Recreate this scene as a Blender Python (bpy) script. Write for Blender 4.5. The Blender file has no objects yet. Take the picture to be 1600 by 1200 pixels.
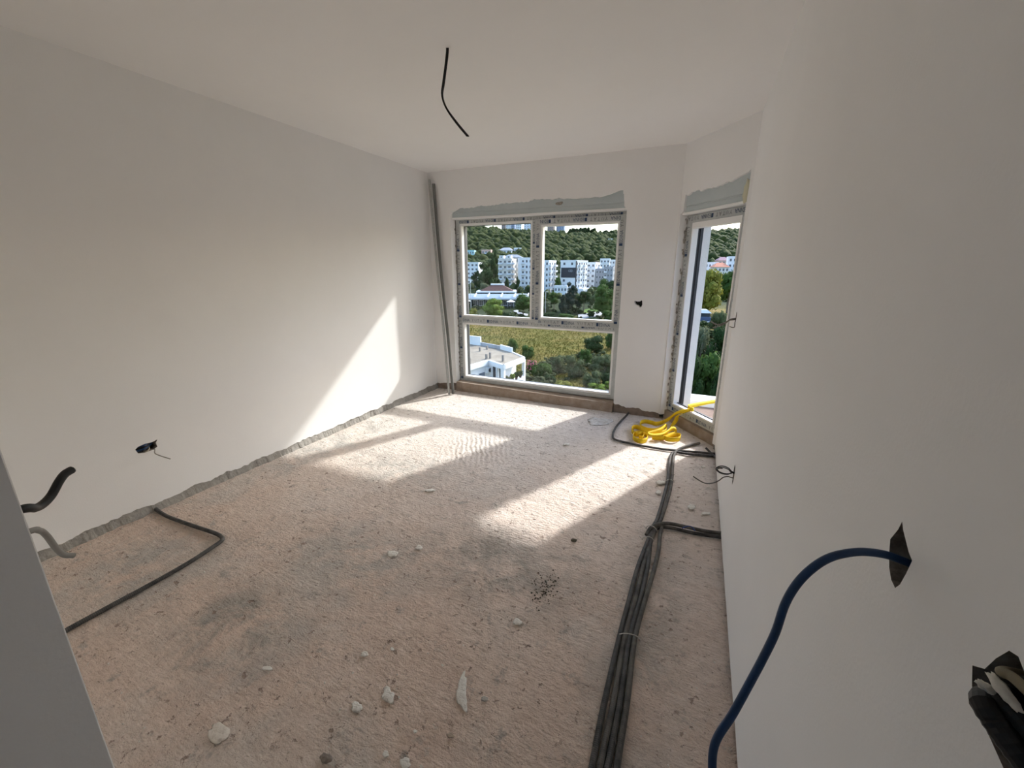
import bpy, bmesh, math, random
import numpy as np
from mathutils import Vector, Matrix, noise as mnoise

random.seed(7)
rng = np.random.default_rng(7)
sc = bpy.context.scene
C = sc.collection

# ------------------------------------------------------------------ camera, sky, sun, exposure
FPX, YAW, PITCH, ROLL, CAMZ = 643.83, 0.4308, 0.2708, -0.0012, 1.5741
cy_, sy_, cp_, sp_ = math.cos(YAW), math.sin(YAW), math.cos(PITCH), math.sin(PITCH)
FW = np.array([-sy_ * cp_, cy_ * cp_, -sp_])
RT0 = np.array([cy_, sy_, 0.0])
DN0 = np.cross(FW, RT0)
RT = math.cos(ROLL) * RT0 + math.sin(ROLL) * DN0
DN = -math.sin(ROLL) * RT0 + math.cos(ROLL) * DN0
CAM = np.array([0.0, 0.0, CAMZ])
FH = np.array([-sy_, cy_])          # horizontal forward
RH = np.array([cy_, sy_])           # horizontal right

cam = bpy.data.cameras.new('camera')
cam.sensor_fit = 'HORIZONTAL'
cam.sensor_width = 36.0
cam.lens = FPX / 1600.0 * 36.0
cam.clip_start, cam.clip_end = 0.02, 5000
camo = bpy.data.objects.new('camera', cam)
C.objects.link(camo)
M = Matrix(((RT[0], -DN[0], -FW[0], CAM[0]), (RT[1], -DN[1], -FW[1], CAM[1]), (RT[2], -DN[2], -FW[2], CAM[2]), (0, 0, 0, 1)))
camo.matrix_world = M
sc.camera = camo

SUN_TO = Vector((0.45, 1.0, 0.80)).normalized()      # towards the sun
SUN_STRENGTH, SKY_STRENGTH, EXPOSURE = 6.5, 0.70, -0.20
w = bpy.data.worlds.new('sky')
sc.world = w
w.use_nodes = True
nt = w.node_tree
bgn = nt.nodes['Background']
# a clear, slightly hazy daytime sky, brighter round the sun
sky = nt.nodes.new('ShaderNodeTexSky')
sky.sky_type = 'NISHITA'
sky.sun_disc = False
sky.sun_elevation = math.asin(SUN_TO.z)
sky.sun_rotation = math.atan2(SUN_TO.x, SUN_TO.y)
sky.air_density, sky.dust_density, sky.ozone_density = 1.4, 2.6, 3.0
skm = nt.nodes.new('ShaderNodeMix'); skm.data_type = 'RGBA'; skm.blend_type = 'MULTIPLY'
skm.inputs['Factor'].default_value = 1.0
skm.inputs['B'].default_value = (0.93, 0.95, 1.03, 1)
nt.links.new(sky.outputs[0], skm.inputs['A'])
nt.links.new(skm.outputs['Result'], bgn.inputs[0])
bgn.inputs[1].default_value = SKY_STRENGTH

sl = bpy.data.lights.new('sun', 'SUN')
sl.energy = SUN_STRENGTH
sl.angle = math.radians(1.9)
sl.color = (1.0, 0.975, 0.945)
so = bpy.data.objects.new('sun', sl)
C.objects.link(so)
so.rotation_euler = SUN_TO.to_track_quat('Z', 'Y').to_euler()
so.location = (20, 40, 40)

sc.view_settings.view_transform = 'Standard'
sc.view_settings.look = 'None'
sc.view_settings.exposure = EXPOSURE
sc.view_settings.gamma = 1.0
sc.view_settings.use_curve_mapping = False
try:
    sc.cycles.use_denoising = True
    sc.cycles.max_bounces = 16
    sc.cycles.diffuse_bounces = 8
    sc.cycles.transparent_max_bounces = 12
    sc.cycles.sample_clamp_indirect = 6.0
except Exception:
    pass


# ------------------------------------------------------------------ picture-to-place helpers
def ray(x, y):
    return FW * FPX + RT * (x - 800.0) + DN * (y - 600.0)

def onplane(x, y, n, c):
    d = ray(x, y)
    n = np.array(n, float)
    return CAM + d * ((c - n @ CAM) / (n @ d))

def fl(x, y, z=0.0):
    return onplane(x, y, (0, 0, 1), z)

def at(x, y, D):
    d = ray(x, y)
    return CAM + d * (D / (d[:2] @ FH))


# ------------------------------------------------------------------ materials
MATS = {}

def mat(name, color, rough=0.8, bump=0.0, bscale=60.0, var=None, vscale=3.0, metal=0.0, spec=0.3, trans=0.0, coords='Object', detail=6.0, bdist=0.01):
    if name in MATS:
        return MATS[name]
    m = bpy.data.materials.new(name)
    m.use_nodes = True
    t = m.node_tree
    b = t.nodes['Principled BSDF']
    b.inputs['Base Color'].default_value = (*color, 1)
    b.inputs['Roughness'].default_value = rough
    b.inputs['Metallic'].default_value = metal
    b.inputs['Specular IOR Level'].default_value = spec
    tc = t.nodes.new('ShaderNodeTexCoord')
    if var is not None:
        n = t.nodes.new('ShaderNodeTexNoise')
        n.inputs['Scale'].default_value = vscale
        n.inputs['Detail'].default_value = detail
        n.inputs['Roughness'].default_value = 0.65
        t.links.new(tc.outputs[coords], n.inputs['Vector'])
        r = t.nodes.new('ShaderNodeValToRGB')
        r.color_ramp.elements[0].position = 0.36
        r.color_ramp.elements[1].position = 0.64
        r.color_ramp.elements[0].color = (*color, 1)
        r.color_ramp.elements[1].color = (*var, 1)
        t.links.new(n.outputs['Fac'], r.inputs['Fac'])
        t.links.new(r.outputs['Color'], b.inputs['Base Color'])
    if bump > 0:
        n2 = t.nodes.new('ShaderNodeTexNoise')
        n2.inputs['Scale'].default_value = bscale
        n2.inputs['Detail'].default_value = 5
        t.links.new(tc.outputs[coords], n2.inputs['Vector'])
        bp = t.nodes.new('ShaderNodeBump')
        bp.inputs['Strength'].default_value = bump
        bp.inputs['Distance'].default_value = bdist
        t.links.new(n2.outputs['Fac'], bp.inputs['Height'])
        t.links.new(bp.outputs['Normal'], b.inputs['Normal'])
    if trans > 0:
        tr = t.nodes.new('ShaderNodeBsdfTranslucent')
        mx = t.nodes.new('ShaderNodeMixShader')
        mx.inputs[0].default_value = trans
        src = b.inputs['Base Color'].links[0].from_socket if b.inputs['Base Color'].links else None
        if src:
            t.links.new(src, tr.inputs['Color'])
        else:
            tr.inputs['Color'].default_value = (*color, 1)
        t.links.new(b.outputs[0], mx.inputs[1])
        t.links.new(tr.outputs[0], mx.inputs[2])
        t.links.new(mx.outputs[0], t.nodes['Material Output'].inputs['Surface'])
    MATS[name] = m
    return m

plaster = mat('plaster_paint', (0.86, 0.855, 0.85), 0.85, 0.10, 140, (0.84, 0.835, 0.83), 1.6, bdist=0.004)
ceilm = mat('ceiling_paint', (0.86, 0.85, 0.84), 0.9, 0.05, 120, (0.845, 0.835, 0.825), 1.2, bdist=0.004)
rawplaster = mat('broken_plaster_edge', (0.36, 0.33, 0.29), 0.95, 0.6, 60, (0.16, 0.135, 0.115), 25)
cement = mat('grey_cement', (0.36, 0.34, 0.31), 0.95, 0.8, 45, (0.27, 0.255, 0.235), 12)
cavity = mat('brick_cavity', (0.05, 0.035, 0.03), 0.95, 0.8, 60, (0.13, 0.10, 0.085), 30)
curbm = mat('dusty_concrete_curb', (0.30, 0.23, 0.18), 0.95, 0.5, 50, (0.40, 0.33, 0.27), 9)
pvc = mat('white_pvc', (0.85, 0.85, 0.84), 0.35)
film = mat('protective_film', (0.44, 0.465, 0.465), 0.35, 0.15, 30, (0.54, 0.56, 0.555), 12, spec=0.5)
inkblue = mat('dark_blue_ink', (0.03, 0.06, 0.13), 0.5)
inkgrey = mat('grey_ink', (0.16, 0.17, 0.18), 0.5)
anthracite = mat('anthracite_foil', (0.035, 0.037, 0.042), 0.5)
boxgrey = mat('shutter_box_grey', (0.47, 0.53, 0.55), 0.6, 0.1, 30, (0.52, 0.57, 0.58), 4)
extwhite = mat('facade_white', (0.80, 0.80, 0.78), 0.9, 0.3, 80)
rubber = mat('black_rubber', (0.012, 0.012, 0.013), 0.45)
conduitm = mat('grey_black_conduit', (0.035, 0.035, 0.036), 0.55, 0.0, 1, (0.10, 0.095, 0.088), 22)
dusty = mat('dusty_conduit', (0.06, 0.058, 0.055), 0.7, 0.0, 1, (0.16, 0.15, 0.135), 14)
bluec = mat('navy_blue_cable', (0.010, 0.035, 0.095), 0.40, 0.0, 1, (0.014, 0.045, 0.12), 30)
greyc = mat('grey_wire', (0.33, 0.31, 0.28), 0.5)
beigec = mat('beige_wire', (0.50, 0.46, 0.38), 0.5)
galv = mat('galvanised_steel', (0.42, 0.43, 0.42), 0.45, 0.0, 1, (0.55, 0.55, 0.53), 40, metal=0.6)
galvdark = mat('dull_steel', (0.20, 0.20, 0.19), 0.55, metal=0.5)
yellow = mat('yellow_webbing', (0.86, 0.62, 0.02), 0.7, 0.4, 400, (0.80, 0.54, 0.015), 30, bdist=0.002)
flakem = mat('white_plaster_flake', (0.86, 0.84, 0.78), 0.95, 0.7, 90, (0.70, 0.67, 0.61), 30)
whitetape = mat('white_plaster_smear', (0.70, 0.68, 0.62), 0.8, 0.4, 60)
tie = mat('clear_cable_tie', (0.62, 0.60, 0.56), 0.5)
deckm = mat('balcony_screed', (0.17, 0.115, 0.085), 0.95, 0.6, 40, (0.22, 0.16, 0.125), 6)

def glass_mat():
    m = bpy.data.materials.new('window_glass')
    m.use_nodes = True
    t = m.node_tree
    t.nodes.remove(t.nodes['Principled BSDF'])
    tr = t.nodes.new('ShaderNodeBsdfTransparent')
    tr.inputs[0].default_value = (0.96, 0.975, 0.97, 1)
    gl = t.nodes.new('ShaderNodeBsdfGlossy')
    gl.inputs['Roughness'].default_value = 0.01
    fr = t.nodes.new('ShaderNodeFresnel')
    fr.inputs[0].default_value = 1.35
    mx = t.nodes.new('ShaderNodeMixShader')
    t.links.new(fr.outputs[0], mx.inputs[0])
    t.links.new(tr.outputs[0], mx.inputs[1])
    t.links.new(gl.outputs[0], mx.inputs[2])
    t.links.new(mx.outputs[0], t.nodes['Material Output'].inputs['Surface'])
    return m
glass = glass_mat()

def floor_mat():
    m = bpy.data.materials.new('raw_screed')
    m.use_nodes = True
    t = m.node_tree
    L = t.links.new
    b = t.nodes['Principled BSDF']
    b.inputs['Roughness'].default_value = 0.95
    b.inputs['Specular IOR Level'].default_value = 0.15
    tc = t.nodes.new('ShaderNodeTexCoord')
    def nz(scale, detail=6, rough=0.6, dist=0.0):
        n = t.nodes.new('ShaderNodeTexNoise')
        n.inputs['Scale'].default_value = scale
        n.inputs['Detail'].default_value = detail
        n.inputs['Roughness'].default_value = rough
        n.inputs['Distortion'].default_value = dist
        L(tc.outputs['Object'], n.inputs['Vector'])
        return n.outputs['Fac']
    def ramp(f, p0, p1, c0=(0, 0, 0), c1=(1, 1, 1)):
        r = t.nodes.new('ShaderNodeValToRGB')
        r.color_ramp.elements[0].position = p0
        r.color_ramp.elements[1].position = p1
        r.color_ramp.elements[0].color = (*c0, 1)
        r.color_ramp.elements[1].color = (*c1, 1)
        L(f, r.inputs['Fac'])
        return r.outputs['Color']
    def mix(f, a, c, mode='MIX'):
        x = t.nodes.new('ShaderNodeMix')
        x.data_type = 'RGBA'
        x.blend_type = mode
        if isinstance(f, float):
            x.inputs['Factor'].default_value = f
        else:
            L(f, x.inputs['Factor'])
        for s, v in ((x.inputs['A'], a), (x.inputs['B'], c)):
            if isinstance(v, tuple):
                s.default_value = (*v, 1)
            else:
                L(v, s)
        return x.outputs['Result']
    def mulf(a_, k):
        m2 = t.nodes.new('ShaderNodeMath'); m2.operation = 'MULTIPLY'; L(a_, m2.inputs[0]); m2.inputs[1].default_value = k
        return m2.outputs[0]
    base = ramp(nz(2.6, 8, 0.7), 0.35, 0.68, (0.72, 0.57, 0.475), (0.80, 0.665, 0.565))
    grey = mix(mulf(ramp(nz(1.35, 7, 0.66, 0.4), 0.50, 0.64), 0.6), base, (0.62, 0.585, 0.54))
    # grey cement remains where the wall was pargeted: near the left wall and beyond the middle of the room
    # further in, pale plaster dust, with some sunlit brightness put into its colour
    dp = t.nodes.new('ShaderNodeSeparateXYZ'); L(tc.outputs['Object'], dp.inputs[0])
    wob = t.nodes.new('ShaderNodeMath'); wob.operation = 'MULTIPLY_ADD'
    L(nz(1.9, 6, 0.65), wob.inputs[0]); wob.inputs[1].default_value = 2.6; L(dp.outputs['Y'], wob.inputs[2])
    dmr = t.nodes.new('ShaderNodeMapRange'); dmr.inputs['From Min'].default_value = 2.4; dmr.inputs['From Max'].default_value = 4.6
    L(wob.outputs[0], dmr.inputs['Value'])
    dust_sunf = t.nodes.new('ShaderNodeMath'); dust_sunf.operation = 'MULTIPLY'; L(dmr.outputs['Result'], dust_sunf.inputs[0]); dust_sunf.inputs[1].default_value = 0.85
    grey = mix(dust_sunf.outputs[0], grey, (0.84, 0.79, 0.745))
    patch = mix(ramp(nz(9, 5, 0.7), 0.58, 0.72), grey, (0.46, 0.43, 0.39))
    def mask(cx, cy, rx, ry):
        sv = t.nodes.new('ShaderNodeVectorMath'); sv.operation = 'SUBTRACT'; L(tc.outputs['Object'], sv.inputs[0]); sv.inputs[1].default_value = (cx, cy, 0)
        mv = t.nodes.new('ShaderNodeVectorMath'); mv.operation = 'MULTIPLY'; L(sv.outputs[0], mv.inputs[0]); mv.inputs[1].default_value = (1 / rx, 1 / ry, 0)
        lv = t.nodes.new('ShaderNodeVectorMath'); lv.operation = 'LENGTH'; L(mv.outputs[0], lv.inputs[0])
        mr = t.nodes.new('ShaderNodeMapRange'); mr.inputs['From Min'].default_value = 1.0; mr.inputs['From Max'].default_value = 0.25
        L(lv.outputs['Value'], mr.inputs['Value'])
        return mr.outputs['Result']
    def mul(a_, b_):
        m2 = t.nodes.new('ShaderNodeMath'); m2.operation = 'MULTIPLY'; L(a_, m2.inputs[0])
        if isinstance(b_, float):
            m2.inputs[1].default_value = b_
        else:
            L(b_, m2.inputs[1])
        return m2.outputs[0]
    brk = ramp(nz(4.5, 7, 0.72, 0.6), 0.40, 0.58)
    for cx, cy, rx, ry, col in ((-1.78, 0.86, 0.46, 0.34, (0.36, 0.355, 0.325)), (-1.62, 1.45, 0.55, 0.35, (0.50, 0.48, 0.44)), (-0.85, 1.72, 0.66, 0.40, (0.40, 0.38, 0.34)), (-2.1, 2.45, 0.7, 0.4, (0.56, 0.53, 0.49)), (-3.0, 2.6, 0.3, 1.3, (0.52, 0.50, 0.47)), (-0.1, 1.6, 0.22, 1.2, (0.50, 0.46, 0.41)), (-2.6, 0.9, 0.6, 0.5, (0.52, 0.49, 0.45))):
        patch = mix(mul(mul(mask(cx, cy, rx, ry), brk), 0.9), patch, col)
    pitf = mul(ramp(nz(26, 4, 0.6, 0.15), 0.615, 0.68), ramp(nz(2.2, 3), 0.34, 0.54))
    patch = mix(mul(pitf, 0.85), patch, (0.34, 0.25, 0.20))
    spk = mix(ramp(nz(95, 3, 0.7), 0.64, 0.72), patch, (0.32, 0.255, 0.205))
    lite = mix(ramp(nz(60, 2, 0.5), 0.71, 0.745), spk, (0.70, 0.67, 0.60))
    vor = t.nodes.new('ShaderNodeTexVoronoi')
    vor.inputs['Scale'].default_value = 26
    L(tc.outputs['Object'], vor.inputs['Vector'])
    fine = mix(ramp(nz(18, 6, 0.75), 0.30, 0.70), lite, mix(0.35, lite, (0.45, 0.38, 0.32), 'MULTIPLY'))
    L(fine, b.inputs['Base Color'])
    # relief: pits, trowel scratches
    mp = t.nodes.new('ShaderNodeMapping')
    mp.inputs['Rotation'].default_value = (0, 0, 0.5)
    mp.inputs['Scale'].default_value = (9, 34, 1)
    L(tc.outputs['Object'], mp.inputs['Vector'])
    ns = t.nodes.new('ShaderNodeTexNoise')
    ns.inputs['Scale'].default_value = 2.0
    ns.inputs['Detail'].default_value = 5
    L(mp.outputs[0], ns.inputs['Vector'])
    add = t.nodes.new('ShaderNodeMath'); add.operation = 'ADD'
    L(mulf(nz(42, 5, 0.6), 0.55), add.inputs[0]); L(ns.outputs['Fac'], add.inputs[1])
    add2 = t.nodes.new('ShaderNodeMath'); add2.operation = 'ADD'
    L(add.outputs[0], add2.inputs[0]); L(mulf(ramp(nz(120, 3, 0.6), 0.3, 0.6), 0.22), add2.inputs[1])
    bp = t.nodes.new('ShaderNodeBump')
    bp.inputs['Strength'].default_value = 0.8
    bp.inputs['Distance'].default_value = 0.010
    wm = t.nodes.new('ShaderNodeMapping'); wm.inputs['Rotation'].default_value = (0, 0, -0.515); L(tc.outputs['Object'], wm.inputs['Vector'])
    wv_ = t.nodes.new('ShaderNodeTexWave'); wv_.inputs['Scale'].default_value = 7.0; wv_.inputs['Distortion'].default_value = 4.5; wv_.inputs['Detail'].default_value = 2
    L(wm.outputs[0], wv_.inputs['Vector'])
    trow = mul(mask(-1.74, 3.05, 0.42, 0.50), wv_.outputs['Fac'])
    pit2 = t.nodes.new('ShaderNodeMath'); pit2.operation = 'MULTIPLY_ADD'; L(pitf, pit2.inputs[0]); pit2.inputs[1].default_value = -0.9; L(add2.outputs[0], pit2.inputs[2])
    lump = t.nodes.new('ShaderNodeMath'); lump.operation = 'MULTIPLY_ADD'; L(nz(9, 6, 0.7, 0.5), lump.inputs[0]); lump.inputs[1].default_value = 2.6; L(pit2.outputs[0], lump.inputs[2])
    tr3 = t.nodes.new('ShaderNodeMath'); tr3.operation = 'MULTIPLY_ADD'; L(trow, tr3.inputs[0]); tr3.inputs[1].default_value = 0.75; L(lump.outputs[0], tr3.inputs[2])
    L(tr3.outputs[0], bp.inputs['Height'])
    L(bp.outputs['Normal'], b.inputs['Normal'])
    return m
floorm = floor_mat()


# ------------------------------------------------------------------ mesh helpers
def link(name, me, mats, parent=None):
    o = bpy.data.objects.new(name, me)
    if not len(me.materials):
        for m_ in (mats if isinstance(mats, (list, tuple)) else [mats]):
            me.materials.append(m_)
    C.objects.link(o)
    if parent is not None:
        o.parent = parent
    return o

def obj(name, bm, mats, parent=None, smooth=False):
    me = bpy.data.meshes.new(name)
    bmesh.ops.recalc_face_normals(bm, faces=bm.faces[:])
    bm.to_mesh(me)
    bm.free()
    if smooth:
        for p in me.polygons:
            p.use_smooth = True
    return link(name, me, mats, parent)

def np_mesh(name, V, F, smooth=False):
    V = np.asarray(V, np.float32); F = np.asarray(F, np.int32)
    k = F.shape[1]
    me = bpy.data.meshes.new(name)
    me.vertices.add(len(V)); me.vertices.foreach_set('co', V.ravel())
    me.loops.add(F.size); me.loops.foreach_set('vertex_index', F.ravel())
    me.polygons.add(len(F))
    me.polygons.foreach_set('loop_start', np.arange(0, F.size, k, dtype=np.int32))
    if smooth:
        me.polygons.foreach_set('use_smooth', np.ones(len(F), bool))
    me.update(calc_edges=True)
    me.validate()
    return me

def tag(o, label, cat, group=None):
    o['label'] = label; o['category'] = cat
    if group:
        o['group'] = group
    return o

def struct(o):
    o['kind'] = 'structure'
    return o

def empty(name, loc=(0, 0, 0), rz=0.0):
    o = bpy.data.objects.new(name, None)
    o.empty_display_size = 0.1
    o.location = loc
    o.rotation_euler = (0, 0, rz)
    C.objects.link(o)
    return o

def bx(bm, x0, x1, y0, y1, z0, z1, mi=0, mtx=None):
    vs = [Vector(v) for v in ((x0, y0, z0), (x1, y0, z0), (x1, y1, z0), (x0, y1, z0), (x0, y0, z1), (x1, y0, z1), (x1, y1, z1), (x0, y1, z1))]
    if mtx is not None:
        vs = [mtx @ v for v in vs]
    b = [bm.verts.new(v) for v in vs]
    for f in ((0, 3, 2, 1), (4, 5, 6, 7), (0, 1, 5, 4), (1, 2, 6, 5), (2, 3, 7, 6), (3, 0, 4, 7)):
        q = bm.faces.new([b[i] for i in f]); q.material_index = mi
    return b

def box_obj(name, dims, mats, parent=None, mtx=None, bevel=0.0):
    bm = bmesh.new()
    bx(bm, *dims, mtx=mtx)
    if bevel:
        bmesh.ops.bevel(bm, geom=bm.edges[:], offset=bevel, segments=2, affect='EDGES', profile=0.6)
    return obj(name, bm, mats, parent)

def catmull(P, n=8):
    P = [np.asarray(p, float) for p in P]
    if len(P) < 3:
        return [P[0] + (P[-1] - P[0]) * i / n for i in range(n + 1)]
    Q = [2 * P[0] - P[1]] + P + [2 * P[-1] - P[-2]]
    out = []
    for i in range(1, len(Q) - 2):
        a, b, c, d = Q[i - 1], Q[i], Q[i + 1], Q[i + 2]
        for k in range(n):
            u = k / n
            out.append(0.5 * (2 * b + (c - a) * u + (2 * a - 5 * b + 4 * c - d) * u * u + (3 * b - a - 3 * c + d) * u ** 3))
    out.append(P[-1])
    return out

def tube_mesh(name, P, r, sides=10, n=8, ribs=0.0, pitch=0.009, rr=None):
    """A swept tube along a smooth path; ribs > 0 corrugates it."""
    pts = np.array(catmull(P, n))
    if ribs > 0:
        seg = np.linalg.norm(np.diff(pts, axis=0), axis=1); s = np.r_[0, np.cumsum(seg)]
        m = max(4, int(s[-1] / pitch * 2))
        q = np.linspace(0, s[-1], m)
        pts = np.stack([np.interp(q, s, pts[:, i]) for i in range(3)], 1)
    T = np.gradient(pts, axis=0); T /= np.linalg.norm(T, axis=1)[:, None] + 1e-9
    up = np.array([0, 0, 1.0]) if abs(T[0][2]) < 0.9 else np.array([1.0, 0, 0])
    N = np.cross(T[0], up); N /= np.linalg.norm(N)
    V = []
    a = np.arange(sides) * 2 * math.pi / sides
    for i, (p, t_) in enumerate(zip(pts, T)):
        N = N - t_ * (N @ t_); N /= np.linalg.norm(N) + 1e-9
        B = np.cross(t_, N)
        rad = r if rr is None else r * np.interp(i / (len(pts) - 1), np.linspace(0, 1, len(rr)), rr)
        if ribs > 0:
            rad = rad * (1 - ribs * (i % 2))
        V.append(p + rad * (np.cos(a)[:, None] * N + np.sin(a)[:, None] * B))
    V = np.concatenate(V)
    m = len(pts)
    F = []
    for i in range(m - 1):
        for k in range(sides):
            k2 = (k + 1) % sides
            F.append((i * sides + k, i * sides + k2, (i + 1) * sides + k2, (i + 1) * sides + k))
    V = np.vstack([V, pts[0], pts[-1]])
    c0, c1 = m * sides, m * sides + 1
    for k in range(sides):
        k2 = (k + 1) % sides
        F.append((c0, k2, k, k)); F.append((c1, (m - 1) * sides + k, (m - 1) * sides + k2, (m - 1) * sides + k2))
    bmf = [f if f[2] != f[3] else f[:3] for f in F]
    me = bpy.data.meshes.new(name)
    me.from_pydata([tuple(v) for v in V], [], bmf)
    for p_ in me.polygons:
        p_.use_smooth = ribs <= 0
    return me

def tube(name, P, r, m_, parent=None, **k):
    return link(name, tube_mesh(name, P, r, **k), m_, parent)

def ribbon(name, P, W, th, m_, parent=None, n=8):
    """A flat webbing band: path points P, width vectors W at each point, thickness th."""
    pts = np.array(catmull(P, n)); wd = np.array(catmull(W, n))
    T = np.gradient(pts, axis=0); T /= np.linalg.norm(T, axis=1)[:, None] + 1e-9
    V, F = [], []
    for p, ww, t_ in zip(pts, wd, T):
        nn = np.cross(t_, ww); nn /= np.linalg.norm(nn) + 1e-9
        h = ww / 2; k = nn * th / 2
        V += [p - h - k, p + h - k, p + h + k, p - h + k]
    m = len(pts)
    for i in range(m - 1):
        for k in range(4):
            F.append((4 * i + k, 4 * i + (k + 1) % 4, 4 * i + 4 + (k + 1) % 4, 4 * i + 4 + k))
    F += [(0, 3, 2, 1), (4 * m - 4, 4 * m - 3, 4 * m - 2, 4 * m - 1)]
    me = np_mesh(name, V, F)
    return link(name, me, m_, parent)

def rag(a, b, n, amp, seed=0, lock=True):
    """A ragged broken edge from a to b in a wall's own (u, v) plane."""
    a, b = np.array(a, float), np.array(b, float)
    d = b - a; L = np.linalg.norm(d); nn = np.array([-d[1], d[0]]) / L
    out = []
    for i in range(n + 1):
        u = i / n
        k = 0.0 if (lock and i in (0, n)) else amp * (mnoise.noise((u * L * 9 + seed * 7.3, seed * 3.1, 0)) + 0.6 * mnoise.noise((u * L * 31, seed * 5.7, 2.0)))
        out.append(tuple(a + d * u + nn * k))
    return out

def skin(name, org, U, V_, N, outer, holes, depth, mats, parent=None, cap=True):
    """A plaster face in the plane (U, V_) with ragged holes; N points into the wall. Holes get side walls of that depth and, where
    their third entry says so, a back face. holes: list of (loop, depth, closed)."""
    bm = bmesh.new()
    org, U, V_, N = (Vector(x) for x in (org, U, V_, N))
    P = lambda q, d=0.0: org + U * q[0] + V_ * q[1] + N * d
    edges = []
    loops = [(outer, depth, False)] + list(holes)
    rings = []
    for lp, d, closed in loops:
        vs = [bm.verts.new(P(q)) for q in lp]
        rings.append(vs)
        for i in range(len(vs)):
            edges.append(bm.edges.new((vs[i], vs[(i + 1) % len(vs)])))
    bmesh.ops.triangle_fill(bm, edges=edges, use_beauty=True, use_dissolve=False)
    nn = -N
    for f in bm.faces:
        f.normal_update()
        if f.normal.dot(nn) < 0:
            f.normal_flip()
    for (lp, d, closed), vs in zip(loops, rings):
        if d <= 0:
            continue
        bk = [bm.verts.new(P(q, d)) for q in lp]
        for i in range(len(vs)):
            j = (i + 1) % len(vs)
            q = bm.faces.new((vs[i], vs[j], bk[j], bk[i])); q.material_index = 1
        if closed:
            fs = bmesh.ops.triangle_fill(bm, edges=[bm.edges.get((bk[i], bk[(i + 1) % len(bk)])) for i in range(len(bk))], use_beauty=True)
            for g in fs['geom']:
                if isinstance(g, bmesh.types.BMFace):
                    g.material_index = 2 if len(mats) > 2 else 1
    me = bpy.data.meshes.new(name)
    bm.to_mesh(me); bm.free()
    return link(name, me, mats, parent)

def blob_loop(cx, cy, rx, ry, n=14, jag=0.25, seed=1):
    r_ = random.Random(seed)
    return [(cx + rx * math.cos(t) * (1 + r_.uniform(-jag, jag)), cy + ry * math.sin(t) * (1 + r_.uniform(-jag, jag))) for t in [2 * math.pi * i / n for i in range(n)]]

# ------------------------------------------------------------------ the room
H = 2.70
XL, YB = -3.2206, 4.549
AX, AY = -0.3156, 4.553
BX, BY = 0.2307, 3.887
def xr(y):
    return BX - 0.0131 * (y - BY)
NEARY0, NEARY1, JX = 0.02, 0.148, -0.702
T2 = np.array([BX - AX, BY - AY]); ALEN = float(np.linalg.norm(T2)); T2 /= ALEN
O2 = np.array([-T2[1], T2[0]])          # outwards of the angled wall
if O2[1] < 0:
    O2 = -O2
def ang(s, o, z):
    p = np.array([AX, AY]) + T2 * s + O2 * o
    return np.array([p[0], p[1], z])

# floor: a rough poured screed with real unevenness
def build_floor():
    st = 0.02
    xs = np.arange(-3.4, 0.62, st); ys = np.arange(-2.2, 4.66, st)
    V = []
    for y in ys:
        for x in xs:
            z = 0.0035 * mnoise.noise((x * 3.1, y * 3.1, 0)) + 0.0028 * mnoise.noise((x * 11, y * 11, 4)) + 0.0022 * mnoise.noise((x * 29, y * 23, 9))
            # rough cement remains
            for (px_, py_, rx_, ry_, am) in ((-1.80, 0.86, 0.30, 0.22, 0.011), (-1.55, 1.35, 0.35, 0.2, 0.006), (-0.85, 1.75, 0.45, 0.25, 0.005), (-3.05, 2.6, 0.16, 0.9, 0.008), (-2.2, 2.6, .5, .35, .004)):
                q = ((x - px_) / rx_) ** 2 + ((y - py_) / ry_) ** 2
                if q < 1:
                    z += am * (1 - q) * (0.3 + 1.2 * max(0, mnoise.noise((x * 22, y * 22, 1.5))))
            V.append((x, y, z - 0.004))
    nx, ny = len(xs), len(ys)
    I = np.arange(nx * ny).reshape(ny, nx)
    F = np.stack([I[:-1, :-1], I[:-1, 1:], I[1:, 1:], I[1:, :-1]], -1).reshape(-1, 4)
    me = np_mesh('floor', V, F, True)
    return struct(link('floor', me, floorm))
build_floor()
struct(box_obj('floor_slab', (-3.6, 0.7, -2.3, 4.85, -0.3, -0.02), cement))
struct(box_obj('ceiling', (-3.6, 0.7, -2.3, 4.83, H, H + 0.22), ceilm))

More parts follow.
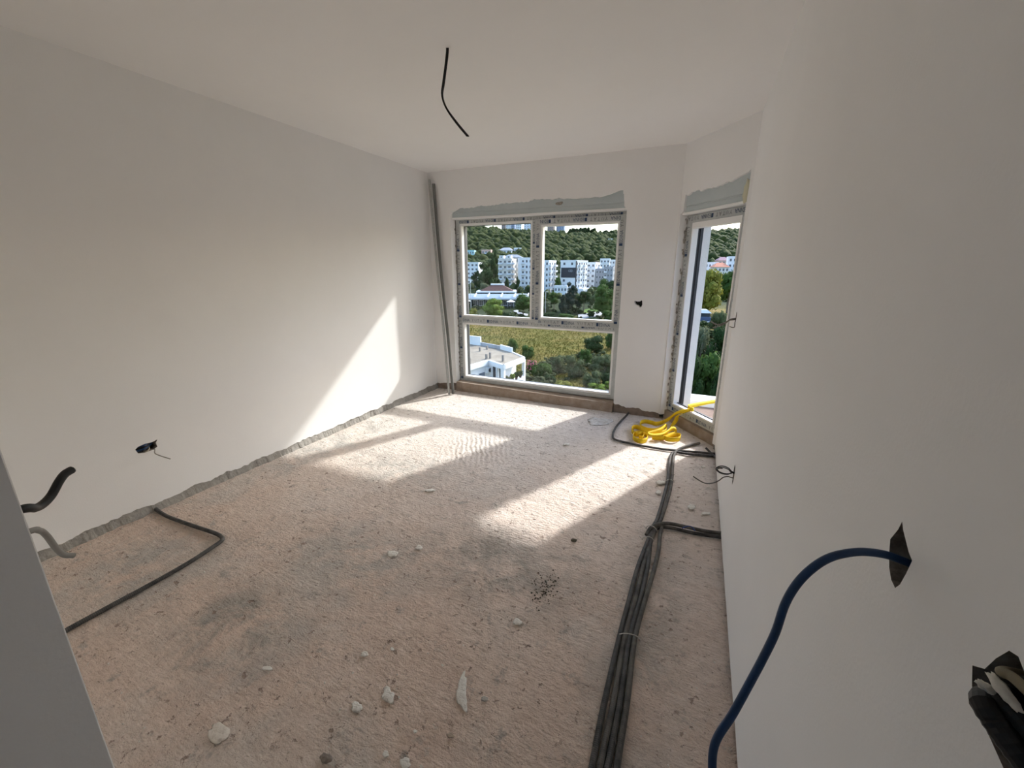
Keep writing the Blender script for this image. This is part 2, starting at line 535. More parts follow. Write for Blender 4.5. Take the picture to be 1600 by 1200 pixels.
# left wall: painted plaster that stops ragged above the floor, cement strip under it, a socket hole
def left_wall():
    # u runs along y, v is z; N points to -x
    low = rag((0.02, 0.046), (YB, 0.066), 300, 0.018, 3)
    outer = low + [(YB, H), (0.02, H)]
    hole = [(1.205, 0.455), (1.215, 0.425), (1.245, 0.416), (1.30, 0.418), (1.322, 0.43), (1.318, 0.458), (1.332, 0.478), (1.30, 0.470), (1.26, 0.474), (1.222, 0.468)]
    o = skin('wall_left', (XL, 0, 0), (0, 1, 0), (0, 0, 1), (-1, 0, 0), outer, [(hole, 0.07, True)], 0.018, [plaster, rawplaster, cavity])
    struct(o)
    struct(box_obj('masonry', (XL - 0.26, XL - 0.075, -0.2, YB + 0.28, -0.05, H), cement, o))
    bm = bmesh.new()   # cement strip at the foot of the wall
    n = 320
    prev = None
    for i in range(n + 1):
        y = 0.02 + (YB - 0.02) * i / n
        d = 0.012 + 0.012 * mnoise.noise((y * 11, 3.3, 0)) + 0.008 * mnoise.noise((y * 37, 1.3, 0))
        row = [bm.verts.new((XL - 0.075, y, 0.135)), bm.verts.new((XL - 0.019, y, 0.135)), bm.verts.new((XL - 0.012 + d * 0.3, y, 0.06)), bm.verts.new((XL + d * 1.3, y, -0.02))]
        if prev:
            for k in range(3):
                bm.faces.new((prev[k], prev[k + 1], row[k + 1], row[k]))
        prev = row
    struct(obj('cement_strip', bm, cement, o))
left_wall()

# back wall with the window opening and the ragged plaster round the shutter box
WX0, WX1, WZ0, WZ1 = -2.915, -0.817, 0.115, 2.175
def back_wall():
    top = rag((WX0 + 0.005, 2.185), (WX0 + 0.012, 2.235), 3, 0.004, 2) + [(WX0 + 0.055, 2.25), (WX0 + 0.11, 2.275)]
    top += rag((WX0 + 0.13, 2.282), (-2.10, 2.30), 50, 0.013, 5) + rag((-2.05, 2.305), (-1.55, 2.318), 32, 0.022, 8)
    top += rag((-1.5, 2.302), (-1.08, 2.296), 30, 0.011, 11) + [(-1.0, 2.315), (-0.93, 2.335), (-0.90, 2.345), (-0.868, 2.345), (-0.866, 2.31)]
    top += rag((-0.856, 2.305), (-0.846, 2.19), 6, 0.006, 12) + [(-0.83, 2.176)]
    hole = [(WX0, WZ0), (WX0, 2.18)] + top + [(WX1, 2.165), (WX1, WZ0)]
    hole = hole[::-1]
    low = rag((XL, 0.075), (WX0 - 0.01, 0.10), 20, 0.016, 4, True)
    low2 = rag((WX1 + 0.01, 0.10), (AX, 0.048), 44, 0.018, 6, True)
    sock = [(-0.672, 1.262), (-0.668, 1.235), (-0.652, 1.216), (-0.63, 1.212), (-0.615, 1.192), (-0.598, 1.198), (-0.590, 1.225), (-0.594, 1.258), (-0.604, 1.268), (-0.618, 1.254), (-0.645, 1.252)]
    outer = low + [(WX0, WZ0)]
    lft = [(WX0, 2.18)] + top + [(WX1, 2.165), (WX1, WZ0)]
    outer = low + [(WX0, WZ0)] + lft + low2 + [(AX, H), (XL, H)]
    # the opening reaches the foot of the wall: one outline, open at the bottom
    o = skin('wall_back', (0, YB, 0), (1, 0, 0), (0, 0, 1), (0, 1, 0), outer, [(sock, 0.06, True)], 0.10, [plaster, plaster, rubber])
    struct(o)
    bm = bmesh.new()
    bx(bm, XL - 0.26, WX0, YB + 0.101, YB + 0.28, -0.3, H)
    bx(bm, WX1, AX + 0.16, YB + 0.101, YB + 0.28, -0.3, H)
    bx(bm, WX0, WX1, YB + 0.20, YB + 0.28, 2.10, H)
    bx(bm, WX0, WX1, YB + 0.07, YB + 0.28, 2.40, H)
    bx(bm, WX0, WX1, YB + 0.115, YB + 0.285, -0.3, 0.118)
    struct(obj('masonry', bm, cement, o))
    bm = bmesh.new()
    bx(bm, XL, WX0 + 0.001, YB + 0.012, YB + 0.12, -0.3, 0.12)
    bx(bm, WX1, AX, YB + 0.012, YB + 0.12, -0.3, 0.11)
    struct(obj('plinth', bm, mat('dark_plinth', (0.20, 0.155, 0.125), 0.95, 0.8, 40, (0.30, 0.24, 0.20), 14), o))
    bm = bmesh.new()   # outside render of the wall, seen in the window reveals
    bx(bm, WX0 - 0.2, WX0 + 0.055, YB + 0.24, YB + 0.29, -0.3, 2.95)
    bx(bm, WX1 - 0.012, AX + 0.17, YB + 0.20, YB + 0.29, -0.3, 2.95)
    bx(bm, WX0 - 0.2, AX + 0.17, YB + 0.20, YB + 0.29, 2.10, 2.95)
    struct(obj('outer_render', bm, extwhite, o))
back_wall()

def curb(name, pts_in, z, depth_pt, m_):
    return None
# concrete upstand under the window, dust and crumbs along its upper edge
bm = bmesh.new()
n = 70
prev = None
for i in range(n + 1):
    x = WX0 + 0.005 + (WX1 - WX0 - 0.01) * i / n
    z = 0.122 - 0.022 * i / n + 0.004 * mnoise.noise((x * 14, 0, 0))
    d = 0.006 * mnoise.noise((x * 6, 5, 0)) + 0.004 * mnoise.noise((x * 25, 5, 0))
    row = [bm.verts.new((x, YB - 0.012 + d, -0.02)), bm.verts.new((x, YB - 0.004 + d, z)), bm.verts.new((x, YB + 0.115, z + 0.002)), bm.verts.new((x, YB + 0.2, z - 0.03)), bm.verts.new((x, YB + 0.2, -0.02))]
    if prev:
        for k in range(4):
            bm.faces.new((prev[k], prev[k + 1], row[k + 1], row[k]))
    prev = row
struct(obj('trim_1', bm, curbm))

# the short angled wall that carries the balcony door
DS0, DS1, DZ1 = 0.015, 0.825, 2.085
MA = Matrix(((T2[0], O2[0], 0, AX), (T2[1], O2[1], 0, AY), (0, 0, 1, 0), (0, 0, 0, 1)))     # (s, o, z) -> world
def angled_wall():
    top = [(0.022, 2.095), (0.055, 2.115), (0.06, 2.25)] + rag((0.07, 2.258), (0.30, 2.258), 26, 0.026, 31) + rag((0.31, 2.255), (0.62, 2.262), 22, 0.012, 33) + [(0.70, 2.285), (0.80, 2.30), (0.828, 2.318), (0.829, 2.20), (0.826, 2.12)]
    outer = [(0, 0.05), (DS0, 0.05), (DS0, 2.09)] + top + [(DS1, 2.085), (DS1, 0.05), (ALEN, 0.05), (ALEN, H), (0, H)]
    o = skin('wall_angled', (AX, AY, 0), (*T2, 0), (0, 0, 1), (*O2, 0), outer, [], 0.085, [plaster, plaster])
    struct(o)
    bm = bmesh.new()
    bx(bm, -0.02, 0.10, 0.213, 0.30, -0.3, 2.95, mtx=MA)
    bx(bm, DS1 - 0.02, ALEN + 0.35, 0.213, 0.30, -0.3, 2.95, mtx=MA)
    bx(bm, 0.0, ALEN + 0.1, 0.20, 0.30, 2.06, 2.95, mtx=MA)
    struct(obj('outer_render', bm, extwhite, o))
    bm = bmesh.new()
    bx(bm, 0.0, ALEN + 0.1, 0.06, 0.20, 2.42, H, mtx=MA)
    bx(bm, DS1 + 0.01, ALEN + 0.1, 0.01, 0.16, 0.0, 2.42, mtx=MA)
    struct(obj('masonry', bm, cement, o))
angled_wall()
bm = bmesh.new()
bx(bm, 0.0, ALEN + 0.02, 0.055, 0.30, -0.3, 0.100, mtx=MA)
bmesh.ops.subdivide_edges(bm, edges=bm.edges[:], cuts=10, use_grid_fill=True)
for v in bm.verts:
    v.co += Vector((O2[0], O2[1], 0.3)) * (0.006 * mnoise.noise(v.co * 13))
struct(obj('trim_2', bm, curbm))

# right wall, close beside the camera, with its three broken cable holes and the far one
def right_wall():
    Ud = np.array([xr(1.0) - xr(0.0), 1.0, 0.0]); Ud /= np.linalg.norm(Ud)
    o0 = (xr(0.0), 0, 0)
    low = rag((BY + 0.0, 0.03), (-2.0, 0.02), 90, 0.010, 21)
    near = [(0.672, 1.212), (0.660, 1.235), (0.656, 1.250), (0.648, 1.242), (0.622, 1.226), (0.610, 1.222), (0.614, 1.200), (0.620, 1.178), (0.628, 1.166), (0.642, 1.168), (0.655, 1.178), (0.664, 1.192)]
    big = [(0.470, 1.205), (0.456, 1.216), (0.449, 1.236), (0.440, 1.254), (0.430, 1.258), (0.416, 1.250), (0.405, 1.232), (0.385, 1.222), (0.33, 1.21), (0.28, 1.195), (0.28, 1.165), (0.33, 1.158), (0.37, 1.160), (0.40, 1.164), (0.438, 1.174), (0.462, 1.188)]
    far = blob_loop(2.36, 0.495, 0.026, 0.055, 12, 0.16, 5)
    top = blob_loop(3.64, 1.225, 0.035, 0.045, 10, 0.2, 8)
    outer = [(-2.0, H), (BY, H)] + low
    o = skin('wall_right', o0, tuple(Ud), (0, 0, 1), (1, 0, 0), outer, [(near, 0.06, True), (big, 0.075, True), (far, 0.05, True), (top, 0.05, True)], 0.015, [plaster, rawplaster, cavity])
    struct(o)
    bm = bmesh.new()
    bx(bm, BX + 0.16, BX + 0.32, -2.2, BY + 0.02, -0.2, H)
    bx(bm, BX + 0.085, BX + 0.17, 1.0, BY + 0.01, 0.0, H)
    struct(obj('masonry', bm, cement, o))
right_wall()

# near wall with the doorway the picture is taken from, and the hallway behind
bm = bmesh.new()
bx(bm, XL, JX, NEARY0, NEARY1, 0.0, H)
bx(bm, JX, xr(0) + 0.05, NEARY0, NEARY1, 2.15, H)
bmesh.ops.bevel(bm, geom=bm.edges[:], offset=0.0015, segments=1, affect='EDGES')
struct(obj('wall_near', bm, plaster))
bm = bmesh.new()
bx(bm, -2.6, -2.5, -2.2, NEARY0, 0, H)
bx(bm, -2.6, -2.3, -2.3, -2.2, 0, H); bx(bm, -2.3, 0.6, -2.3, -2.2, 2.2, H); bx(bm, -1.88, 0.6, -2.3, -2.2, 0, 2.2)   # unseen opening, added to let daylight into the near part of the room
struct(obj('wall_hallway', bm, plaster))

# ------------------------------------------------------------------ window_1
def text_mesh(runs, size, mats):
    """Printed film marks: runs = list of (text or None for a solid block, x, width, material index)."""
    bm = bmesh.new()
    for txt, x, wd, mi in runs:
        if txt is None:
            bx(bm, x, x + wd, 0.0, size, 0, 0.0006, mi)
            continue
        cu = bpy.data.curves.new('print', 'FONT')
        cu.body = txt; cu.size = size * 1.4; cu.resolution_u = 1; cu.extrude = 0.0003
        ob = bpy.data.objects.new('print', cu)
        C.objects.link(ob)
        me = bpy.data.meshes.new_from_object(ob.evaluated_get(bpy.context.evaluated_depsgraph_get()))
        bpy.data.objects.remove(ob)
        b2 = bmesh.new(); b2.from_mesh(me)
        xs = [v.co.x for v in b2.verts]
        if xs:
            x0, x1 = min(xs), max(xs)
            k = wd / max(x1 - x0, 1e-6)
            vm = {}
            for v in b2.verts:
                vm[v] = bm.verts.new(((v.co.x - x0) * k + x, v.co.y, v.co.z + 0.0003))
            for f in b2.faces:
                try:
                    q = bm.faces.new([vm[v] for v in f.verts]); q.material_index = mi
                except ValueError:
                    pass
        b2.free()
        bpy.data.meshes.remove(me)
    return bm

PRINT_CACHE = {}
def film_print(parent, org, U, V_, length, size, flip=False, start=0.0):
    """The repeated print on the protective film of one bar: a dark blue block and word, then spaced grey letters."""
    key = round(size, 4)
    if key not in PRINT_CACHE:
        bm = text_mesh([(None, 0, size * 0.75, 0), ('EDINA', size * 0.95, size * 3.4, 0), ('Y', size * 5.2, size * .8, 1), ('U', size * 6.4, size * .7, 1), ('T', size * 7.5, size * .7, 1), ('A', size * 8.6, size * .8, 1), ('T', size * 9.8, size * .7, 1)], size, None)
        me = bpy.data.meshes.new('film_print'); bm.to_mesh(me); bm.free()
        me.materials.append(inkblue); me.materials.append(inkgrey)
        PRINT_CACHE[key] = me
    src = PRINT_CACHE[key]
    step = size * 11.4
    org, U, V_ = Vector(org), Vector(U).normalized(), Vector(V_).normalized()
    N = U.cross(V_)
    if flip:
        org = org + U * length + V_ * size
        U, V_ = -U, -V_
    bm = bmesh.new()
    x = start
    while x < length - size:
        sub = bmesh.new(); sub.from_mesh(src)
        cut = [v for v in sub.verts if v.co.x + x > length or v.co.x + x < 0]
        bmesh.ops.delete(sub, geom=cut, context='VERTS')
        for v in sub.verts:
            v.co = org + U * (v.co.x + x) + V_ * v.co.y + N * v.co.z
        tmp = bpy.data.meshes.new('t'); sub.to_mesh(tmp); sub.free()
        bm.from_mesh(tmp); bpy.data.meshes.remove(tmp)
        x += step
    me = bpy.data.meshes.new('film_print'); bm.to_mesh(me); bm.free()
    return link('film_print', me, [inkblue, inkgrey], parent)

win = struct(empty('window_1', (0, 0, 0)))
FY0, FY1 = 4.652, 4.722
def bar(name, x0, x1, z0, z1, y0=FY0, y1=FY1, m_=film, parent=win, bev=0.006):
    return box_obj(name, (x0, x1, y0, y1, z0, z1), m_, parent, bevel=bev)
FX0, FX1, FZ0, FZ1 = WX0 + 0.006, WX1 - 0.006, 0.118, 2.16
j1 = bar('frame_jamb', FX0, FX0 + 0.055, FZ0, FZ1)
j2 = bar('frame_jamb', FX1 - 0.055, FX1, FZ0, FZ1)
hd = bar('frame_head', FX0 + 0.055, FX1 - 0.055, 2.115, FZ1)
sill = bar('frame_sill', FX0 + 0.055, FX1 - 0.055, FZ0, 0.165)
tr = bar('transom', FX0 + 0.055, FX1 - 0.055, 0.905, 0.985)
ml = bar('mullion', -1.885, -1.805, 0.985, 2.115)
# white glazing beads round each fixed pane
def bead(x0, x1, z0, z1, wd=0.022, y0=FY0 + 0.008, y1=FY1, m_=pvc):
    bm = bmesh.new()
    bx(bm, x0, x1, y0, y1, z0, z0 + wd); bx(bm, x0, x1, y0, y1, z1 - wd, z1)
    bx(bm, x0, x0 + wd, y0, y1, z0 + wd, z1 - wd); bx(bm, x1 - wd, x1, y0, y1, z0 + wd, z1 - wd)
    return obj('glazing_bead', bm, m_, win)
bead(FX0 + 0.055, -1.885, 0.985, 2.115)
bead(FX0 + 0.055, FX1 - 0.055, 0.165, 0.905)
# opening sash on the right, mitred film-covered bars proud of the frame
SX0, SX1, SZ0, SZ1 = -1.835, FX1 - 0.012, 0.945, 2.125
SY0, SY1 = FY0 - 0.018, FY1 - 0.01
sash = empty('sash'); sash.parent = win
def mitre(x0, x1, z0, z1, wd, side):
    ii = (x0 + wd, x1 - wd, z0 + wd, z1 - wd)
    c = {'bottom': ((x0, z0), (x1, z0), (ii[1], ii[2]), (ii[0], ii[2])), 'top': ((x0, z1), (x1, z1), (ii[1], ii[3]), (ii[0], ii[3])),
         'left': ((x0, z0), (x0, z1), (ii[0], ii[3]), (ii[0], ii[2])), 'right': ((x1, z0), (x1, z1), (ii[1], ii[3]), (ii[1], ii[2]))}[side]
    bm = bmesh.new()
    a = [bm.verts.new((x, SY0, z)) for x, z in c]; b = [bm.verts.new((x, SY1, z)) for x, z in c]
    bm.faces.new(a); bm.faces.new(b[::-1])
    for i in range(4):
        bm.faces.new((a[i], a[(i + 1) % 4], b[(i + 1) % 4], b[i]))
    bmesh.ops.bevel(bm, geom=bm.edges[:], offset=0.003, segments=1, affect='EDGES')
    return obj('sash_bar', bm, film, sash)
for sd in ('bottom', 'top', 'left', 'right'):
    mitre(SX0, SX1, SZ0, SZ1, 0.062, sd)
bm = bmesh.new()
b0 = (SX0 + 0.058, SX1 - 0.058, SZ0 + 0.058, SZ1 - 0.058); wd = 0.024
for q in ((b0[0], b0[1], b0[2], b0[2] + wd), (b0[0], b0[1], b0[3] - wd, b0[3]), (b0[0], b0[0] + wd, b0[2] + wd, b0[3] - wd), (b0[1] - wd, b0[1], b0[2] + wd, b0[3] - wd)):
    bx(bm, q[0], q[1], SY0 + 0.006, SY1, q[2], q[3])
obj('sash_bead', bm, pvc, sash)
# dark outer foil of the frame, panes, film print
bm = bmesh.new()
for q in ((FX0, FX0 + 0.085, FZ0, FZ1), (FX1 - 0.085, FX1, FZ0, FZ1), (FX0 + 0.085, FX1 - 0.085, 2.09, FZ1), (FX0 + 0.085, FX1 - 0.085, FZ0, 0.185), (FX0 + 0.085, FX1 - 0.085, 0.89, 1.0), (-1.90, -1.79, 1.0, 2.09)):
    bx(bm, q[0], q[1], FY1, FY1 + 0.046, q[2], q[3])
obj('outer_foil', bm, anthracite, win)
bm = bmesh.new()
bx(bm, FX0, FX0 + 0.078, FY1 + 0.046, FY1 + 0.066, FZ0, FZ1); bx(bm, FX1 - 0.06, FX1, FY1 + 0.046, FY1 + 0.066, FZ0, FZ1)
obj('shutter_rail', bm, anthracite, win)
def pane(x0, x1, z0, z1, y, parent=win):
    return box_obj('pane', (x0, x1, y, y + 0.005, z0, z1), glass, parent)
pane(FX0 + 0.06, -1.89, 0.99, 2.11, FY0 + 0.05)
pane(FX0 + 0.06, FX1 - 0.06, 0.17, 0.90, FY0 + 0.05)
pane(SX0 + 0.065, SX1 - 0.065, SZ0 + 0.065, SZ1 - 0.065, SY0 + 0.05, sash)
PS = 0.036
film_print(win, (FX0 + 0.06, FY0 - 0.0012, 0.924), (1, 0, 0), (0, 0, 1), FX1 - FX0 - 0.12, PS, False, -0.05)
film_print(win, (FX0 + 0.01, FY0 - 0.0012, 2.118), (1, 0, 0), (0, 0, 1), FX1 - FX0 - 0.06, PS * .9, True)
film_print(win, (-1.85, FY0 - 0.0012, 1.0), (0, 0, 1), (-1, 0, 0), 1.1, PS * 0.7)
film_print(win, (FX0 + 0.045, FY0 - 0.0012, 0.15), (0, 0, 1), (-1, 0, 0), 1.9, PS)
film_print(sash, (SX0 + 0.05, SY0 - 0.0012, SZ0 + 0.014), (1, 0, 0), (0, 0, 1), SX1 - SX0 - 0.1, PS, False, -0.12)
film_print(sash, (SX0 + 0.05, SY0 - 0.0012, SZ1 - 0.050), (1, 0, 0), (0, 0, 1), SX1 - SX0 - 0.1, PS, True, -0.05)
film_print(sash, (SX0 + 0.045, SY0 - 0.0012, SZ0 + 0.05), (0, 0, 1), (-1, 0, 0), SZ1 - SZ0 - 0.1, PS)
film_print(sash, (SX1 - 0.018, SY0 - 0.0012, SZ0 + 0.05), (0, 0, 1), (-1, 0, 0), SZ1 - SZ0 - 0.1, PS)
# shutter box: grey ribbed inspection cover and its pale lower lip
bm = bmesh.new()
prof = [(YB + 0.035, 2.178), (YB + 0.030, 2.222), (YB + 0.034, 2.226), (YB + 0.034, 2.234), (YB + 0.026, 2.238), (YB + 0.026, 2.36), (YB + 0.195, 2.36), (YB + 0.195, 2.178)]
def prism(bm, prof, x0, x1, mtx=None):
    a = [bm.verts.new(((mtx or Matrix()) @ Vector((x0, y, z)))) for y, z in prof]
    b = [bm.verts.new(((mtx or Matrix()) @ Vector((x1, y, z)))) for y, z in prof]
    bm.faces.new(a); bm.faces.new(b[::-1])
    for i in range(len(prof)):
        bm.faces.new((a[i], a[(i + 1) % len(prof)], b[(i + 1) % len(prof)], b[i]))
prism(bm, prof, WX0 + 0.002, WX1 - 0.003)
obj('shutter_box', bm, boxgrey, win)
lip = box_obj('shutter_lip', (WX0 + 0.002, WX1 - 0.002, YB + 0.022, FY0 + 0.04, 2.160, 2.180), pvc, win, bevel=0.003)
# torn plaster dab on the box face
bm = bmesh.new()
bmesh.ops.create_icosphere(bm, subdivisions=2, radius=0.03)
for v in bm.verts:
    v.co = Vector((v.co.x * 1.5, v.co.y * 0.25, v.co.z * 0.55)) * (1 + 0.5 * mnoise.noise(v.co * 60)) + Vector((-1.54, YB + 0.024, 2.262))
obj('plaster_dab', bm, rawplaster, win)
bm = bmesh.new()   # expanding foam and plaster crumbs down the left reveal
for i in range(60):
    z = random.uniform(0.15, 2.1)
    mm = Matrix.Translation((WX0 + random.uniform(0.001, 0.012), FY0 - random.uniform(0.0, 0.018), z)) @ Matrix.Diagonal((random.uniform(.5, 1.2), 1, random.uniform(1, 3.0), 1))
    bmesh.ops.create_icosphere(bm, subdivisions=1, radius=0.008, matrix=mm)
fo = obj('foam_bead', bm, cement, win); fo['kind'] = 'stuff'

# ------------------------------------------------------------------ door_1: balcony door frame in the angled wall, leaf out of the way
dr = struct(empty('door_1', (0, 0, 0)))
def dbar(name, s0, s1, o0, o1, z0, z1, m_, bev=0.005):
    return box_obj(name, (s0, s1, o0, o1, z0, z1), m_, dr, mtx=MA, bevel=bev)
dbar('frame_jamb', DS0 + 0.003, DS0 + 0.080, 0.080, 0.150, 0.105, 2.075, film)
dbar('frame_jamb', DS1 - 0.105, DS1 - 0.003, 0.080, 0.150, 0.105, 2.075, film)
dbar('frame_head', DS0 + 0.080, DS1 - 0.105, 0.080, 0.150, 2.005, 2.075, film)
dbar('threshold', DS0 + 0.080, DS1 - 0.105, 0.080, 0.125, 0.105, 0.185, film)
dbar('threshold_cap', DS0 + 0.080, DS1 - 0.105, 0.079, 0.150, 0.185, 0.200, pvc, 0.003)
dbar('threshold_track', DS0 + 0.080, DS1 - 0.105, 0.128, 0.147, 0.200, 0.207, anthracite, 0.0)
bm = bmesh.new()
bx(bm, DS0 + 0.080, DS0 + 0.092, 0.084, 0.150, 0.200, 2.005, mtx=MA); bx(bm, DS1 - 0.122, DS1 - 0.105, 0.077, 0.150, 0.200, 2.005, mtx=MA)
bx(bm, DS0 + 0.092, DS1 - 0.122, 0.077, 0.150, 1.955, 2.005, mtx=MA)
obj('white_rebate', bm, pvc, dr)
bm = bmesh.new()
for s0, s1 in ((DS0 + 0.02, DS0 + 0.088), (DS1 - 0.14, DS1 - 0.02)):
    bx(bm, s0, s1, 0.150, 0.212, 0.15, 2.03, mtx=MA); bx(bm, s0, s1 + 0.006, 0.176, 0.186, 0.15, 2.03, mtx=MA)
bx(bm, DS0 + 0.02, DS1 - 0.02, 0.150, 0.178, 1.985, 2.06, mtx=MA)
obj('shutter_rail', bm, anthracite, dr)
bm = bmesh.new()
prism(bm, [(0.030, 2.098), (0.026, 2.14), (0.030, 2.145), (0.030, 2.153), (0.022, 2.157), (0.022, 2.34), (0.19, 2.34), (0.19, 2.098)], DS0 + 0.002, DS1 - 0.001, MA)
obj('shutter_box', bm, boxgrey, dr)
dbar('shutter_lip', DS0 + 0.002, DS1 - 0.002, 0.018, 0.115, 2.078, 2.100, pvc, 0.003)
bm = bmesh.new()
bmesh.ops.create_icosphere(bm, subdivisions=3, radius=1.0)
for v in bm.verts:
    q = v.co * (1 + 0.35 * mnoise.noise(v.co * 2.2))
    v.co = MA @ Vector((0.795 + q.x * 0.030, 0.014 + q.y * 0.012, 2.165 + q.z * 0.085))
obj('plaster_dab', bm, mat('cream_foam', (0.62, 0.60, 0.45), 0.9, 0.5, 60), dr, True)
tv, ov = (*T2, 0), (*O2, 0)
film_print(dr, tuple(ang(DS0 + 0.02, 0.0788, 2.025)), tv, (0, 0, 1), DS1 - DS0 - 0.06, 0.036, True)
film_print(dr, tuple(ang(DS0 + 0.085, 0.0788, 0.125)), tv, (0, 0, 1), DS1 - DS0 - 0.19, 0.034)
film_print(dr, tuple(ang(DS0 + 0.058, 0.0788, 0.15)), (0, 0, 1), (-T2[0], -T2[1], 0), 1.85, 0.034)
film_print(dr, tuple(ang(DS1 - 0.055, 0.0788, 0.15)), (0, 0, 1), (-T2[0], -T2[1], 0), 1.85, 0.034)
bm = bmesh.new()
for i in range(70):
    mm = Matrix.Translation(Vector(ang(DS0 + random.uniform(0.001, 0.014), 0.080 - random.uniform(0.0, 0.02), random.uniform(0.15, 2.05)))) @ Matrix.Diagonal((random.uniform(.5, 1.2), 1, random.uniform(1, 3.0), 1))
    bmesh.ops.create_icosphere(bm, subdivisions=1, radius=0.009, matrix=mm)
fo = obj('foam_bead', bm, cement, dr); fo['kind'] = 'stuff'

# ------------------------------------------------------------------ balcony outside the door
bm = bmesh.new()
pl = [tuple(ang(0.06, 0.301, 0))[:2], tuple(ang(ALEN + 0.34, 0.301, 0))[:2], (2.6, 3.9), (2.6, 5.1), (-0.05, 5.1)]
a = [bm.verts.new((x, y, -0.2)) for x, y in pl]; b = [bm.verts.new((x, y, 0.03)) for x, y in pl]
bm.faces.new(a[::-1]); bm.faces.new(b)
for i in range(len(pl)):
    bm.faces.new((a[i], a[(i + 1) % len(pl)], b[(i + 1) % len(pl)], b[i]))
struct(obj('balcony_floor', bm, deckm))
kerb = struct(box_obj('balcony_kerb', (-0.13, 2.6, 5.09, 5.36, -0.2, 0.10), extwhite, bevel=0.01))
struct(box_obj('balcony_slab', (-4.2, 2.8, YB + 0.295, 5.46, 2.74, 2.95), extwhite))

# ------------------------------------------------------------------ things in the room
def on_floor(pts, z):
    return [fl(x, y, z) for x, y in pts]

# flat black cable hanging from the ceiling
cc = onplane(699, 75, (0, 0, 1), H)
Dc = float(cc[:2] @ FH)
P = [cc + np.array([0, 0, 0.01])] + [at(x, y, Dc + d) for x, y, d in ((699, 80, 0), (697, 100, 0), (693, 130, 0), (691, 149, -0.01), (697, 168, -0.02), (712, 190, -0.04), (731, 213, -0.06))]
wv = [np.array([RT[0], RT[1], 0]) * a + np.array([FH[0], FH[1], 0]) * b for a, b in ((1, 0), (1, 0), (1, .1), (.9, .4), (.35, .95), (.4, .9), (.8, .5), (.9, .4))]
W = [v / np.linalg.norm(v) * 0.0145 for v in wv]
tag(ribbon('ceiling_cable', P, W, 0.006, rubber, n=10), 'flat black cable end hanging bent from the ceiling', 'cable')

# two light steel profiles leaning in the far left corner
def channel(name, P, side, out, wd, dp, m_):
    P = catmull(P, 6); th = 0.0012
    side = np.array(side, float); side /= np.linalg.norm(side)
    out = np.array(out, float); out /= np.linalg.norm(out)
    sec = [(-wd / 2, dp), (-wd / 2, 0), (wd / 2, 0), (wd / 2, dp), (wd / 2 - 0.004, dp), (wd / 2 - 0.004, 0.003), (-wd / 2 + 0.004, 0.003), (-wd / 2 + 0.004, dp)]
    V, F = [], []
    k = len(sec)
    for p in P:
        V += [p + side * a + out * b for a, b in sec]
    for i in range(len(P) - 1):
        for j in range(k):
            F.append((i * k + j, i * k + (j + 1) % k, (i + 1) * k + (j + 1) % k, (i + 1) * k + j))
    F.append((0, 1, 6, 7)); F.append((1, 2, 5, 6)); F.append((2, 3, 4, 5))
    e = (len(P) - 1) * k
    F.append((e, e + 1, e + 6, e + 7)); F.append((e + 1, e + 2, e + 5, e + 6)); F.append((e + 2, e + 3, e + 4, e + 5))
    return link(name, np_mesh(name, V, F), m_)
pA = [(-3.170, 4.495, 2.615), (-3.085, 4.452, 1.60), (-2.985, 4.395, 0.75), (-2.905, 4.330, 0.004)]
pB = [(-3.112, 4.505, 2.565), (-3.040, 4.470, 1.60), (-2.938, 4.420, 0.75), (-2.858, 4.365, 0.004)]
tag(channel('metal_profile', pA, (0.75, -0.55, 0), (0.6, 0.8, 0), 0.034, 0.02, galv), 'taller pale steel stud profile leaning in the corner by the window', 'profile', 'steel profiles in the corner')
tag(channel('metal_profile', pB, (0.95, 0.1, 0), (-0.1, 0.95, 0), 0.030, 0.02, galvdark), 'shorter dull steel profile leaning on the corner beside the window', 'profile', 'steel profiles in the corner')

# cables in the left wall socket
t = empty('socket_cables', (XL - 0.02, 1.26, 0.45))
tag(t, 'dark blue cables and a cut grey wire poking from the left wall socket hole', 'cable')
def kid(o, t):
    o.parent = t
    o.matrix_parent_inverse = Matrix.Translation(t.location).inverted()
    return o
for k, (z0, z1, y0, y1, m_) in enumerate(((0.437, 0.452, 1.200, 1.325, bluec), (0.452, 0.462, 1.203, 1.325, rubber), (0.428, 0.440, 1.206, 1.300, rubber), (0.463, 0.466, 1.212, 1.31, bluec))):
    kid(tube('cable', [(XL - 0.015, y0, z0), (XL - 0.006, y0 + 0.03, z0 + 0.003), (XL - 0.004, (y0 + y1) / 2, (z0 + z1) / 2), (XL - 0.055, y1, z1)], 0.0075, m_), t)
kid(tube('grey_wire', [(XL - 0.05, 1.25, 0.43), (XL - 0.004, 1.275, 0.425), (XL + 0.02, 1.295, 0.425)] + [at(x, y, d) for x, y, d in ((242, 708, 2.46), (250, 712, 2.44), (266, 717, 2.41))], 0.0032, greyc), t)
kid(tube('beige_wire', [(XL - 0.04, 1.23, 0.424), (XL - 0.003, 1.255, 0.420), (XL - 0.003, 1.275, 0.427), (XL - 0.03, 1.29, 0.44)], 0.004, beigec), t)

